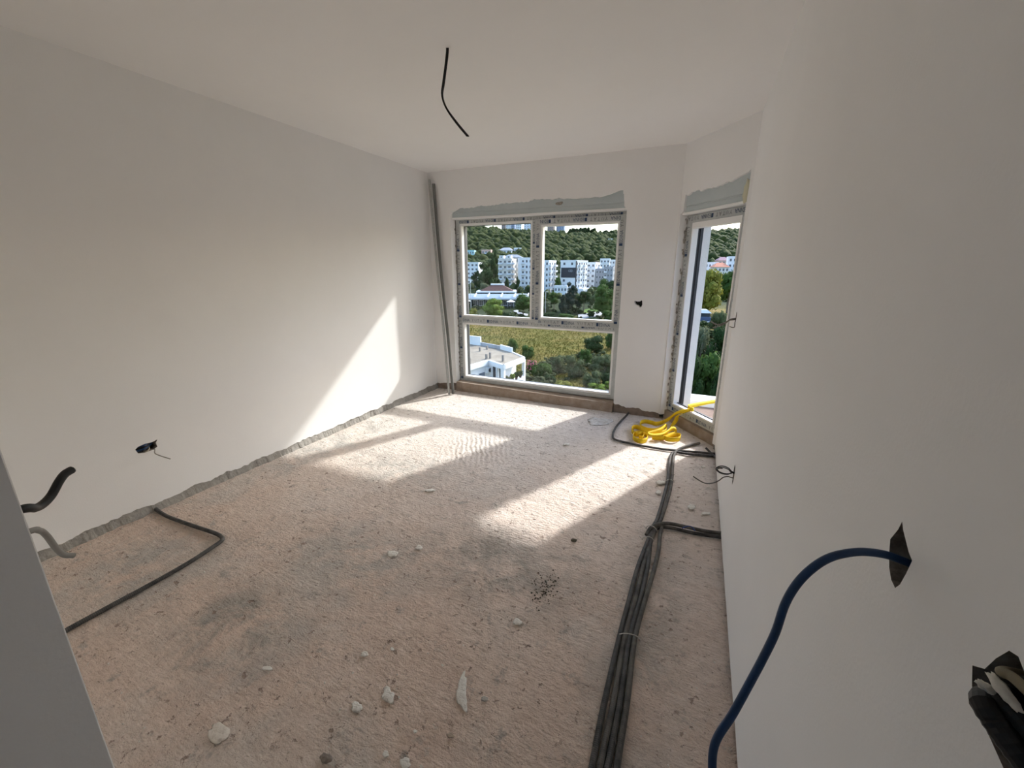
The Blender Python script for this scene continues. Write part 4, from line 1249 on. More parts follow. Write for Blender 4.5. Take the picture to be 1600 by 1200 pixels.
TREE_N = [0]
def tree(name, cat, label, px_, ptop, D, wpx, kind, m_, pbase=None, trunk=0.18, group=None, depth=1.0, var=None):
    """A tree or bush whose foot stands on the ground D metres ahead and whose height and spread come out right for that distance."""
    TREE_N[0] += 1
    var = TREE_N[0] % 3 if var is None else var
    top = at(px_, ptop, D)
    d, u = du(top)
    gz = terrain_z(d, u)
    if pbase is not None:
        gz = max(gz, float(at(px_, pbase, D)[2])) if pbase < 0 else gz
    hgt = max(0.6, top[2] - gz)
    wid = float(np.linalg.norm(at(px_ - wpx / 2, ptop + 10, D) - at(px_ + wpx / 2, ptop + 10, D)))
    t = empty(name, (top[0], top[1], gz), random.uniform(0, 6.28))
    tag(t, label, cat, group)
    z0 = hgt * trunk
    c = bpy.data.objects.new('crown' if trunk > 0.03 else 'foliage', crown_for(kind, m_, var)); C.objects.link(c)
    c.parent = t; c.location = (0, 0, z0 * 0.85); c.scale = (wid, wid * depth, hgt - z0 * 0.85)
    r0 = max(0.05, min(0.5, hgt * 0.022))
    if trunk > 0.03:
        link('trunk', tube_mesh('trunk', [(0, 0, -0.5), (0.02 * hgt, 0, hgt * 0.25), (0, 0.02 * hgt, hgt * 0.6)], r0, sides=7, n=4, rr=[1.3, 1.0, 0.5]), bark, t)
    else:
        bm = bmesh.new()
        for k in range(4):
            a = k * 1.6 + TREE_N[0]
            mm = Matrix.Translation((0, 0, -0.2)) @ Matrix.Rotation(a, 4, 'Z') @ Matrix.Rotation(0.35, 4, 'X')
            bmesh.ops.create_cone(bm, cap_ends=True, segments=5, radius1=r0, radius2=r0 * .4, depth=hgt * 0.7, matrix=mm @ Matrix.Translation((0, 0, hgt * .3)))
        obj('stems', bm, bark, t)
    return t

# ---- buildings
b_white = mat('render_white', (0.78, 0.78, 0.77), 0.9, 0, 1, (0.70, 0.70, 0.70), 0.6)
b_cream = mat('render_cream', (0.70, 0.66, 0.60), 0.9, 0, 1, (0.62, 0.58, 0.52), 0.6)
b_pink = mat('render_pink', (0.62, 0.40, 0.32), 0.9)
b_turq = mat('render_turquoise', (0.35, 0.58, 0.62), 0.9)
b_grey = mat('render_grey', (0.36, 0.37, 0.39), 0.9, 0, 1, (0.30, 0.30, 0.31), 0.5)
b_brown = mat('render_brown', (0.28, 0.20, 0.17), 0.9)
b_blue = mat('render_blue_grey', (0.28, 0.34, 0.46), 0.9)
dpanel = mat('charcoal_panel', (0.035, 0.038, 0.045), 0.7)
wglass = mat('far_window_glass', (0.035, 0.045, 0.06), 0.15, spec=0.6)
wframe = mat('far_window_frame', (0.55, 0.55, 0.55), 0.6)
terracotta = mat('terracotta_tiles', (0.062, 0.030, 0.025), 0.9, 0.4, 3, (0.10, 0.050, 0.040), 2.0)
concrete = mat('roof_concrete', (0.20, 0.165, 0.120), 0.95, 0.3, 4, (0.29, 0.25, 0.19), 0.45)
railm = mat('balcony_rail', (0.66, 0.67, 0.69), 0.7)
asphalt = mat('asphalt_grey', (0.42, 0.42, 0.43), 0.95)
pave = mat('pale_paving', (0.36, 0.35, 0.34), 0.95)
canopym = mat('grey_blue_sheet', (0.36, 0.41, 0.47), 0.5)

def win_mesh():
    bm = bmesh.new()
    for q in ((-.5, .5, -.06, 0.02, -.5, -.42), (-.5, .5, -.06, 0.02, .42, .5), (-.5, -.42, -.06, 0.02, -.42, .42), (.42, .5, -.06, 0.02, -.42, .42), (-.03, .03, -.05, 0.0, -.42, .42)):
        bx(bm, *q, mi=0)
    me = bpy.data.meshes.new('window'); bmesh.ops.recalc_face_normals(bm, faces=bm.faces[:]); bm.to_mesh(me); bm.free()
    me.materials.append(wframe)
    return me
WIN = win_mesh()
bm = bmesh.new(); bx(bm, -.42, .42, -.03, .02, -.42, .42)
PANE = bpy.data.meshes.new('pane'); bmesh.ops.recalc_face_normals(bm, faces=bm.faces[:]); bm.to_mesh(PANE); bm.free(); PANE.materials.append(wglass)
def balc_mesh():
    bm = bmesh.new()
    bx(bm, -.5, .5, -1.0, 0.02, -.08, .08)
    bx(bm, -.5, .5, -1.0, -.92, .08, 1.0); bx(bm, -.5, -.46, -.92, 0.0, .08, 1.0); bx(bm, .46, .5, -.92, 0.0, .08, 1.0)
    me = bpy.data.meshes.new('balcony'); bmesh.ops.recalc_face_normals(bm, faces=bm.faces[:]); bm.to_mesh(me); bm.free()
    me.materials.append(railm)
    return me
BALC = balc_mesh()

def put(me, name, parent, loc, rz, scale):
    o = bpy.data.objects.new(name, me); C.objects.link(o)
    o.parent = parent; o.location = loc; o.rotation_euler = (0, 0, rz); o.scale = scale
    if me is WIN:
        p_ = bpy.data.objects.new('pane', PANE); C.objects.link(p_); p_.parent = o
    return o

def building(name, label, px0, px1, ptop, D, depth, rot, floors, bays, wall=None, side_bays=2, balc=(), sbalc=(), roof='flat', cat='building', group=None, skip=(), below=3.0, roofm=None, frontw=None):
    wall = wall or b_white
    a, b = at(px0, ptop, D), at(px1, ptop, D)
    wd = frontw or float(np.linalg.norm(a - b)) * 0.98
    c = (a + b) / 2
    d, u = du(c)
    gz = terrain_z(d, u) - 0.5
    hh = max(2.5, c[2] - gz)
    t = empty(name, (c[0], c[1], gz), math.atan2(-FH[0], FH[1]) + rot)
    tag(t, label, cat, group)
    bm = bmesh.new()
    body_h = hh - (0 if roof == 'flat' else min(2.2, hh * .3))
    bx(bm, -wd / 2, wd / 2, 0, depth, -below, body_h)
    obj('wall', bm, wall, t)
    if roof == 'flat':
        bm = bmesh.new()
        e = 0.15
        for q in ((-wd / 2 - e, wd / 2 + e, -e, .15, 0), (-wd / 2 - e, wd / 2 + e, depth - .15, depth + e, 0), (-wd / 2 - e, -wd / 2 + .15, .15, depth - .15, 0), (wd / 2 - .15, wd / 2 + e, .15, depth - .15, 0)):
            bx(bm, q[0], q[1], q[2], q[3], body_h - .3, body_h + .55)
        obj('parapet', bm, wall, t)
    else:
        bm = bmesh.new(); e = .5
        zt = hh + .3
        v = [bm.verts.new(q) for q in ((-wd / 2 - e, -e, body_h), (wd / 2 + e, -e, body_h), (wd / 2 + e, depth + e, body_h), (-wd / 2 - e, depth + e, body_h), (-wd * .22, depth / 2, zt), (wd * .22, depth / 2, zt))]
        for f in ((0, 1, 5, 4), (1, 2, 5), (2, 3, 4, 5), (3, 0, 4), (3, 2, 1, 0)):
            bm.faces.new([v[i] for i in f])
        obj('roof', bm, roofm or terracotta, t)
    if floors:
        fh = min(3.2, body_h / floors)
        z_top = body_h - fh
        for i in range(floors):
            z = z_top - i * fh
            for j in range(bays):
                x = -wd / 2 + wd * (j + .5) / bays
                if (i, j) in skip:
                    continue
                if j in balc:
                    put(BALC, 'balcony', t, (x, -.02, z + .1), 0, (wd / bays * .95, 1.3, 1))
                    put(WIN, 'window', t, (x, 0, z + 1.25), 0, (wd / bays * .6, 1, fh * .68))
                else:
                    put(WIN, 'window', t, (x, 0, z + fh * .52), 0, (min(1.5, wd / bays * .5), 1, fh * .5))
            for j in range(side_bays):
                y = depth * (j + .5) / side_bays
                if j in sbalc:
                    put(BALC, 'balcony', t, (wd / 2, y, z + .1), math.pi / 2, (depth / side_bays * .95, 1.3, 1))
                    put(WIN, 'window', t, (wd / 2, y, z + 1.25), math.pi / 2, (depth / side_bays * .6, 1, fh * .68))
                else:
                    put(WIN, 'window', t, (wd / 2, y, z + fh * .52), math.pi / 2, (min(1.5, depth / side_bays * .5), 1, fh * .5))
    return t, wd, hh, body_h

R = math.radians
# the row of apartment houses beyond the trees
building('apartment_building', 'white apartment block at the left edge of the left window pane', 722, 748, 411, 275, 12, R(-8), 6, 4, b_white, 3, below=4)
t, wd, hh, bh = building('apartment_building', 'cream apartment block with balconies just right of the tall dark pines', 778, 800, 405, 268, 11, R(-16), 6, 3, b_cream, 2, balc=(0, 2), sbalc=(0,))
for x in (-.28, .26):
    bm = bmesh.new(); bx(bm, wd * x - 1.4, wd * x + 1.4, .3, 4, bh + .4, bh + 2.2); obj('dormer', bm, b_white, t)
    put(WIN, 'window', t, (wd * x, .3, bh + 1.3), 0, (1.0, 1, 1.0))
building('apartment_building', 'narrow cream apartment block behind the pavilion, left of the blue-shaded one', 801, 815, 411, 276, 10, R(-12), 5, 2, b_cream, 2, balc=(1,))
building('apartment_building', 'white apartment block with stacked balconies left of the window mullion', 814, 832, 404, 258, 13, R(8), 6, 3, b_white, 2, balc=(0,))
t, wd, hh, bh = building('apartment_building', 'tall white apartment block just right of the window mullion', 840, 858, 408, 250, 11, R(-28), 6, 3, b_white, 3, balc=(1,), sbalc=(0, 2), frontw=7.0)
# the big one with a charcoal panel on its gable
t, wd, hh, bh = building('apartment_building', 'large white apartment block with a charcoal panel on its gable', 877, 899, 408, 248, 15, R(-36), 6, 2, b_white, 5, sbalc=(1, 3), skip=((1, 0), (1, 1), (2, 0), (2, 1), (3, 1), (4, 1)), frontw=10.0)
bm = bmesh.new(); bx(bm, -wd / 2 + .6, wd / 2 + .1, -.25, .02, bh - 9.2, bh - 3.6); obj('charcoal_panel', bm, dpanel, t)
bm = bmesh.new(); bx(bm, wd / 2 - .1, wd / 2 + .25, -.1, .9, 1.0, bh + .2); obj('charcoal_panel', bm, dpanel, t)
put(WIN, 'window', t, (1.8, -.26, bh - 5.4), 0, (2.2, 1, 1.1))
bm = bmesh.new(); bx(bm, wd / 2, wd / 2 + 5.0, 0.5, 13.5, -2, 3.4); obj('podium', bm, b_white, t)
building('apartment_building', 'lower white block joined behind the panelled apartment block', 916, 931, 411, 272, 12, R(-25), 5, 2, b_white, 2, balc=(0,), sbalc=(1,))
building('white_outbuilding', 'low white outbuilding at the foot of the panelled apartment block', 866, 886, 448, 232, 6, R(-10), 1, 4, b_white, 2, below=5)
# grey and white houses by the right edge of the window
building('town_house', 'grey house with a flat roof at the right edge of the window', 931, 945, 421, 268, 9, R(-20), 3, 3, b_grey, 2)
building('town_house', 'pale house with balcony above the grey house, right window edge', 938, 953, 405, 318, 9, R(-15), 2, 3, b_white, 2, balc=(1,))
building('town_house', 'dark grey house behind trees at the right edge of the window', 944, 958, 418, 262, 9, R(-20), 3, 3, b_grey, 2, balc=(0,))
building('town_house', 'cream house between the apartment blocks and the hill, right pane', 926, 939, 409, 330, 9, R(-10), 2, 3, b_cream, 2, roof='hip')
building('town_house', 'white house with garden wall higher on the wooded slope', 952, 966, 407, 330, 9, R(-5), 2, 3, b_white, 2)
# houses on the slope above
building('hillside_house', 'small turquoise and white house at the left edge of the left pane', 726, 741, 392, 372, 9, R(-5), 2, 4, b_turq, 2)
building('hillside_house', 'small pink house on the slope above the tall pines', 752, 767, 391, 382, 9, R(-5), 2, 3, b_pink, 2, balc=(1,))
building('hillside_house', 'white house with a gabled roof on the slope left of the mullion', 778, 800, 387, 392, 10, R(-15), 2, 5, b_white, 2, roof='hip', roofm=b_grey)
building('hillside_house', 'small white pavilion house with a flat roof on the slope', 803, 814, 388, 396, 8, R(-10), 2, 2, b_white, 2, balc=(0,))
building('hillside_house', 'grey roofed long house below the white gabled house', 784, 816, 398, 345, 9, R(-10), 1, 6, b_grey, 2, roof='hip', roofm=b_grey)
t, wd, hh, bh = building('hillside_villa', 'pale villa with a long terrace wall high on the wooded hill', 929, 950, 380, 470, 12, R(-10), 2, 4, mat('render_rose_grey', (0.46, 0.40, 0.39), 0.9), 2, roof='hip', roofm=mat('rose_tiles', (0.34, 0.22, 0.19), 0.9))
bm = bmesh.new(); bx(bm, -wd * .8, wd * 1.4, -9, -8.4, -4, 2.6); obj('terrace_wall', bm, b_cream, t)
bm = bmesh.new(); bx(bm, wd * .5, wd * 1.5, -1, -.4, -1, 6.5); obj('terrace_wall', bm, b_cream, t)
# towers on the ridge
for (x0, x1, y0, D, m_, lb) in ((783, 790, 346, 700, b_brown, 'brown tower on the ridge, leftmost of the tower group'), (790, 797, 348, 690, b_white, 'white tower on the ridge beside the brown one'),
                                (797, 804, 345, 695, b_blue, 'blue-grey tower on the ridge, third of the tower group'), (806, 815, 347, 688, b_white, 'white tower on the ridge, taller one near the mullion'),
                                (818, 832, 349, 720, mat('render_pale_grey', (0.55, 0.60, 0.64), 0.9), 'wide pale grey tower on the ridge next to the mullion'),
                                (855, 865, 347, 690, b_brown, 'brown tower on the ridge in the right pane'), (869, 882, 348, 700, b_blue, 'blue-grey tower on the ridge right of the brown one, right pane')):
    building('tower_block', lb, x0, x1, y0, D, 10, R(-20), 6, 3, m_, 2, below=12)
# houses seen through the door
building('town_house', 'white house seen through the door, against the wooded hill', 1140, 1158, 402, 250, 10, R(-20), 2, 3, b_white, 2)
building('town_house', 'low white house at the left of the door view', 1103, 1122, 411, 260, 10, R(-20), 2, 4, b_white, 2)
building('town_house', 'orange roofed house in the middle of the door view', 1118, 1140, 411, 245, 9, R(-10), 1, 4, b_cream, 2, roof='hip', roofm=mat('orange_tiles', (0.48, 0.20, 0.12), 0.9))
building('town_house', 'mauve roofed house on the slope in the door view', 1124, 1140, 402, 310, 9, R(-10), 1, 3, b_pink, 2, roof='hip', roofm=mat('mauve_tiles', (0.30, 0.18, 0.19), 0.9))

# red-roofed pavilion with its long grey canopy
def pavilion():
    c = ground_at(778, 478, 196)
    t = empty('pavilion', c, math.atan2(-FH[0], FH[1]))
    tag(t, 'low pavilion with a red hipped roof and a long grey canopy', 'building')
    k = 196 / 644 * 1.03
    zb = lambda y: float(at(778, y, 196)[2]) - c[2]
    w0, w1 = (751 - 778) * k, (801 - 778) * k
    def frus(name, x0, x1, y0, y1, z0, ix, iy, z1, m_):
        bm = bmesh.new()
        v = [bm.verts.new(q) for q in ((x0, y0, z0), (x1, y0, z0), (x1, y1, z0), (x0, y1, z0), (x0 + ix, y0 + iy, z1), (x1 - ix, y0 + iy, z1), (x1 - ix, y1 - iy, z1), (x0 + ix, y1 - iy, z1))]
        for f in ((3, 2, 1, 0), (4, 5, 6, 7), (0, 1, 5, 4), (1, 2, 6, 5), (2, 3, 7, 6), (3, 0, 4, 7)):
            bm.faces.new([v[i] for i in f])
        return obj(name, bm, m_, t)
    frus('roof', w0, w1, 0, 13, zb(455), 5.0, 5.0, zb(446), terracotta)
    box_obj('cupola', (-3.5, 3.0, 5, 8, zb(447), zb(444)), b_white, t)
    box_obj('fascia', (w0 - 1.5, w1 + 1.5, -1.0, 14, zb(457), zb(455)), b_white, t)
    frus('canopy', (728 - 778) * k, (823 - 778) * k, -6.5, 4, zb(465), 0.5, 3.0, zb(459), canopym)
    box_obj('fascia', ((728 - 778) * k, (823 - 778) * k, -6.6, -6.4, zb(466.5), zb(464)), railm, t)
    for x in (746, 765, 784, 803, 822):
        bm = bmesh.new()
        q = [((x - 2.3 - 778) * k, -6.6, zb(463)), ((x + 0.5 - 778) * k, -6.6, zb(463)), ((x + 2 - 778) * k, -4.0, zb(458)), ((x + .6 - 778) * k, -4.0, zb(458))]
        a = [bm.verts.new(p) for p in q]; b = [bm.verts.new((p[0], p[1] + .3, p[2] + .35)) for p in q]
        bm.faces.new(a); bm.faces.new(b[::-1])
        for i in range(4):
            bm.faces.new((a[i], a[(i + 1) % 4], b[(i + 1) % 4], b[i]))
        obj('roof_fin', bm, b_white, t)
    box_obj('wall', ((730 - 778) * k, (821 - 778) * k, -3.0, 8, -1.0, zb(464)), dpanel, t)
    for i in range(11):
        x = (731 + i * 8.8 - 778) * k
        box_obj('post', (x, x + .2, -5.6, -5.4, -1, zb(465)), b_grey, t)
    for i in range(10):
        x = (733 + i * 8.8 - 778) * k
        put(WIN, 'window', t, (x + 1.0, -3.02, 1.5), 0, (2.0, 1, 2.6))
pavilion()

def parasol(px_, py, D, label):
    p = ground_at(px_, 480, D)
    ztop = float(at(px_, py, D)[2]) - p[2]
    t = empty('parasol', p)
    tag(t, label, 'parasol')
    bm = bmesh.new(); bmesh.ops.create_cone(bm, cap_ends=True, segments=8, radius1=2.0, radius2=0.1, depth=.9, matrix=Matrix.Translation((0, 0, ztop - .5)))
    obj('canopy', bm, extwhite, t)
    link('pole', tube_mesh('pole', [(0, 0, -.3), (0, 0, ztop - .2)], 0.06, sides=6, n=2), galvdark, t)
    bm = bmesh.new(); bmesh.ops.create_cone(bm, cap_ends=True, segments=10, radius1=.35, radius2=.3, depth=.2, matrix=Matrix.Translation((0, 0, .1))); obj('base', bm, galvdark, t)
parasol(798, 468, 178, 'white parasol in front of the pavilion, right of the bright tree')
parasol(729, 467, 180, 'white parasol at the left edge of the window')

def lamp(px_, ptop, D, label):
    p = ground_at(px_, 490, D)
    h = float(at(px_, ptop, D)[2]) - p[2]
    t = empty('street_lamp', p); tag(t, label, 'street lamp')
    link('pole', tube_mesh('pole', [(0, 0, -.3), (0, 0, h * .5), (0, 0, h)], 0.11, sides=6, n=2, rr=[1.2, .6]), galv, t)
    box_obj('lamp_head', (-.15, 1.0, -.15, .15, h - .05, h + .1), galv, t)
lamp(736, 437, 170, 'tall street lamp at the left edge of the left pane')
lamp(852, 456, 165, 'street lamp by the left edge of the right pane')

# aerial mast and small white tank on the hill
p = ground_at(937, 358, 590); hh = float(at(937, 350, 590)[2]) - p[2]
t = empty('aerial_mast', p); tag(t, 'thin aerial mast on the hilltop in the right pane', 'mast')
link('pole', tube_mesh('pole', [(0, 0, -1), (0, 0, hh + 4)], .35, sides=5, n=2, rr=[1, .5]), galvdark, t)
box_obj('hut', (-1.5, 1.5, -1, 1, 0, 3.5), b_white, t)

# pale drives and lawn
def path_poly(name, px, label, m_, dz=0.12, cat='path'):
    pts = []
    for x, y in px:
        d = ray(x, y); D = 40.0
        s = d / (d[:2] @ FH)
        for _ in range(4000):
            p = CAM + s * D
            dd, u = du(p)
            if p[2] < terrain_z(dd, u) + 0.1:
                break
            D += 0.25
        pts.append(p)
    bm = bmesh.new()
    a = [bm.verts.new((q[0], q[1], q[2] + dz)) for q in pts]; b = [bm.verts.new((q[0], q[1], q[2] - .5)) for q in pts]
    bm.faces.new(a); bm.faces.new(b[::-1])
    for i in range(len(a)):
        bm.faces.new((a[i], b[i], b[(i + 1) % len(a)], a[(i + 1) % len(a)]))
    return tag(obj(name, bm, m_), label, cat)
path_poly('garden_path', [(903, 492), (915, 490), (930, 488), (938, 487), (944, 490), (936, 494), (925, 496), (904, 498)], 'pale curved garden path below the small lawn', pave)
path_poly('garden_lawn', [(907, 489), (914, 484), (924, 482), (933, 484), (936, 487), (920, 489.5)], 'small bright lawn beside the pale curved path', mat('lawn_green', (0.14, 0.22, 0.03), 0.95), 0.15, 'lawn')
path_poly('driveway', [(802, 486), (808, 484.5), (816, 489), (825, 491), (824, 494), (812, 492)], 'pale driveway between the trees in the left pane', pave)
path_poly('dirt_track', [(915, 609), (940, 606), (965, 603), (985, 612), (960, 622), (930, 616)], 'strip of bare pinkish dirt at the lower right of the window', mat('pink_dirt', (0.42, 0.30, 0.22), 0.95, 0, 1, (0.36, 0.27, 0.19), 1.0))

# trees and bushes, back to front
T = tree
T('pine_tree', 'tree', 'broad dark pine tree left of the cream apartment blocks', 754, 410, 218, 44, 'pine', f_dark, trunk=.06)
T('pine_tree', 'tree', 'tallest dark pine tree, rising in front of the pink house', 772, 390, 226, 22, 'cone', f_dark, trunk=.05)
T('garden_tree', 'tree', 'olive green tree behind the red roofed pavilion', 757, 441, 207, 22, 'round', f_olive)
T('garden_tree', 'tree', 'dark slender tree in front of the cream apartment block', 792, 433, 222, 13, 'column', f_dark)
T('garden_tree', 'tree', 'dark tree at the foot of the block left of the mullion', 809, 431, 225, 13, 'cone', f_dark, trunk=.05)
T('garden_tree', 'tree', 'round dark tree hidden behind the mullion', 829, 446, 215, 24, 'round', f_dark)
T('garden_tree', 'tree', 'green tree between the two white blocks in the right pane', 872, 432, 240, 12, 'round', f_mid)
T('garden_tree', 'tree', 'bright green round tree in front of the pavilion', 771, 465, 160, 44, 'round', f_bright, trunk=.08)
T('garden_tree', 'tree', 'yellowish bush left of the bright green round tree', 737, 481, 158, 22, 'bush', f_yell, trunk=.02)
T('garden_tree', 'tree', 'mid green tree left of the mullion above the driveway', 818, 458, 168, 36, 'round', f_mid, trunk=.2)
T('hedge_bush', 'bush', 'dark hedge bush below the bright green round tree', 795, 487, 156, 26, 'bush', f_dark, trunk=.02)
T('hedge_bush', 'bush', 'dark hedge bush at the lower left pane corner', 745, 491, 153, 22, 'bush', f_mid, trunk=.02)
T('hedge_bush', 'bush', 'dark hedge bush under the driveway', 824, 494, 153, 22, 'bush', f_dark, trunk=.02)
T('garden_tree', 'tree', 'olive grey tree by the lamp in the right pane', 853, 470, 170, 22, 'round', f_olive, trunk=.15)
T('garden_tree', 'tree', 'bright green tree left of the dark fir', 866, 455, 184, 22, 'round', f_mid)
T('garden_tree', 'tree', 'pale grey-green tree behind the lamp in the right pane', 846, 459, 195, 16, 'round', f_grey)
T('fir_tree', 'tree', 'dark grey-green fir in the middle of the right pane', 893, 440, 178, 34, 'cone', fol('foliage_fir', (0.020, 0.035, 0.022), (0.045, 0.062, 0.042)), trunk=.05)
T('fir_tree', 'tree', 'lower dark fir left of the taller one', 880, 460, 170, 26, 'cone', MATS['foliage_fir'], trunk=.05)
T('palm_tree', 'tree', 'dark feathery tree with a pale forked trunk above the lawn', 913, 453, 176, 24, 'spray', f_dark, trunk=.42)
T('garden_tree', 'tree', 'large green tree at the right edge of the right pane', 945, 443, 166, 42, 'round', f_mid, trunk=.08)
T('garden_tree', 'tree', 'dark round tree behind the large tree at the right edge', 958, 436, 190, 34, 'round', f_dark)
T('garden_tree', 'tree', 'yellow green tree below the grey houses', 945, 434, 215, 26, 'round', f_mid)
T('hedge_bush', 'bush', 'dark hedge left of the lawn', 859, 487, 160, 28, 'bush', f_dark, trunk=.02)
T('hedge_bush', 'bush', 'mid green hedge left of the curved path', 885, 489, 156, 30, 'bush', f_mid, trunk=.02)
T('hedge_bush', 'bush', 'dark hedge below the curved path', 926, 496, 153, 24, 'bush', f_dark, trunk=.02)
T('hedge_bush', 'bush', 'dark shrub at the right end of the curved path', 950, 484, 156, 26, 'bush', f_mid, trunk=.02)
# scrub in the meadow
T('meadow_bush', 'bush', 'large dark bush at the right side of the meadow', 930, 522, foot(930, 551), 36, 'bush', f_dark, trunk=.02)
T('meadow_bush', 'bush', 'dark bush cut by the right window edge', 957, 516, foot(957, 545), 24, 'bush', f_mid, trunk=.02)
T('meadow_bush', 'bush', 'tall reed-like clump behind the villa roof', 800, 527, foot(800, 556), 22, 'spray', f_mid, trunk=.02)
T('meadow_bush', 'bush', 'dark green bush right of the reeds', 825, 538, foot(825, 560), 24, 'bush', f_mid, trunk=.02)
T('meadow_bush', 'bush', 'greyish bush in the middle of the scrub', 872, 555, foot(872, 583), 24, 'bush', f_grey, trunk=.02)
T('meadow_bush', 'bush', 'green bush left of the greyish scrub', 852, 566, foot(852, 592), 28, 'bush', f_mid, trunk=.02)
T('meadow_bush', 'bush', 'spiky grey-green bush, widest of the scrub', 899, 553, foot(899, 590), 36, 'bush', f_grey, trunk=.02)
T('meadow_bush', 'bush', 'dark bush behind the spiky one', 915, 545, foot(915, 572), 24, 'bush', f_mid, trunk=.02)
T('meadow_bush', 'bush', 'broad green bush by the right window edge', 942, 552, foot(942, 590), 44, 'bush', f_grey, trunk=.02)
T('meadow_bush', 'bush', 'pale flowering scrub at the lower right', 926, 577, foot(926, 606), 34, 'bush', f_grey, trunk=.02)
T('meadow_bush', 'bush', 'dark scrub in front of the pale flowering one', 951, 581, foot(951, 605), 26, 'bush', f_dark, trunk=.02)
T('meadow_bush', 'bush', 'green bush beside the pink oleander', 840, 570, foot(840, 592), 24, 'bush', f_mid, trunk=.02)
T('meadow_bush', 'bush', 'low bright bush at the bottom right of the window', 932, 598, foot(932, 612), 34, 'bush', f_bright, trunk=.02)
T('meadow_bush', 'bush', 'low bright bush beside the dirt track', 952, 595, foot(952, 609), 20, 'bush', f_bright, trunk=.02)
T('meadow_bush', 'bush', 'low yellow-green bush at the bottom of the window', 880, 595, foot(880, 609), 34, 'bush', f_yell, trunk=.02)
T('meadow_bush', 'bush', 'dark low bush in front of the oleander', 860, 585, foot(860, 602), 22, 'bush', f_dark, trunk=.02)
t = T('oleander_bush', 'bush', 'pink flowering oleander beside the white villa', 831, 563, foot(831, 583), 19, 'bush', f_mid, trunk=.02)
bm = bmesh.new()
r_ = random.Random(5)
sx = t.children[0].scale
for i in range(120):
    a = r_.uniform(0, 6.28); q = r_.random() ** .5 * .45; z = r_.uniform(.35, 1.0)
    bmesh.ops.create_icosphere(bm, subdivisions=1, radius=r_.uniform(.05, .12), matrix=Matrix.Translation((q * math.cos(a) * sx[0], q * math.sin(a) * sx[1], z * sx[2])))
bl = obj('blossoms', bm, flower, t); bl['kind'] = 'stuff'
# trees seen through the door
T('garden_tree', 'tree', 'tall yellow-green tree filling the door view', 1112, 418, 128, 56, 'round', f_yell, trunk=.1)
T('garden_tree', 'tree', 'darker olive tree at the right of the door view', 1146, 419, 140, 56, 'round', f_mid, trunk=.1)
T('garden_tree', 'tree', 'olive tree behind the tall yellow-green one', 1092, 425, 150, 50, 'round', f_mid)
T('garden_tree', 'tree', 'grey-green bush right of the pickup', 1126, 484, 92, 32, 'bush', f_grey, trunk=.02)
T('garden_tree', 'tree', 'dark green tree below the parked pickup', 1130, 507, 70, 40, 'round', f_dark, trunk=.02)
T('garden_tree', 'tree', 'olive bush just under the parked pickup', 1099, 508, 74, 30, 'bush', f_olive, trunk=.02)
T('garden_tree', 'tree', 'dark green shrub lowest in the door view', 1112, 548, 52, 60, 'round', f_mid, trunk=.05)
T('garden_tree', 'tree', 'deep green shrub at the left foot of the door view', 1086, 552, 50, 40, 'round', f_dark, trunk=.05)
T('garden_tree', 'tree', 'deep green shrub at the right foot of the door view', 1142, 560, 48, 50, 'round', f_dark, trunk=.05)

# wooded hill: thousands of crowns nobody could count
def forest(name, N, Dr, ur, size, m_, label, keep=None, seed=3):
    r = np.random.default_rng(seed)
    V, F = [], []; n = 0
    iv, jf = ICO1
    while n < N:
        D = r.uniform(*Dr); a = r.uniform(*ur); u = a * D
        if keep is not None and not keep(D, a):
            continue
        p = FH * D + RH * u
        s = r.uniform(*size)
        v = iv * np.array([s, s, s * r.uniform(.8, 1.25)]) * r.uniform(.72, 1.25, (len(iv), 1))
        V.append(v + (p[0], p[1], terrain_z(D, u) + s * .55)); F.append(jf + n * len(iv)); n += 1
    o = link(name, np_mesh(name, np.concatenate(V), np.concatenate(F)), m_)
    o['kind'] = 'stuff'
    return tag(o, label, 'trees')
hillm = mat('hill_foliage', (0.014, 0.026, 0.007), 0.9, 0.8, 1.2, (0.056, 0.066, 0.015), 0.16, spec=0.1, detail=8, bdist=0.6)
hillm2 = mat('hill_foliage_light', (0.036, 0.052, 0.016), 0.9, 0.8, 1.2, (0.085, 0.095, 0.035), 0.16, spec=0.1, detail=8, bdist=0.6)
forest('hill_woodland', 7000, (355, 660), (-.42, .80), (1.6, 5.4), hillm, 'dense dark woodland covering the hill behind the town', lambda D, a: True, 3)
forest('hill_scrub', 2800, (335, 640), (-.42, .80), (1.6, 3.6), hillm2, 'lighter scrub scattered over the wooded hill', None, 4)
forest('town_gardens', 420, (210, 345), (-.40, .80), (1.3, 2.8), hillm2, 'low garden trees between the houses of the town', None, 5)
# dark trees along the ridge in the right pane
for i, (x, y, w_) in enumerate(((891, 357, 11), (896, 355.5, 12), (902, 356, 11), (907, 355, 12), (913, 354.5, 13), (919, 354, 12), (928, 355.5, 13), (947, 359, 12), (956, 359.5, 12))):
    T('ridge_tree', 'tree', ('first', 'second', 'third', 'fourth', 'fifth', 'sixth', 'seventh', 'eighth', 'last')[i] + ' dark tree from the left along the ridge, right pane', x, y, 585, w_, 'round', f_dark, trunk=.1, group='trees along the ridge')

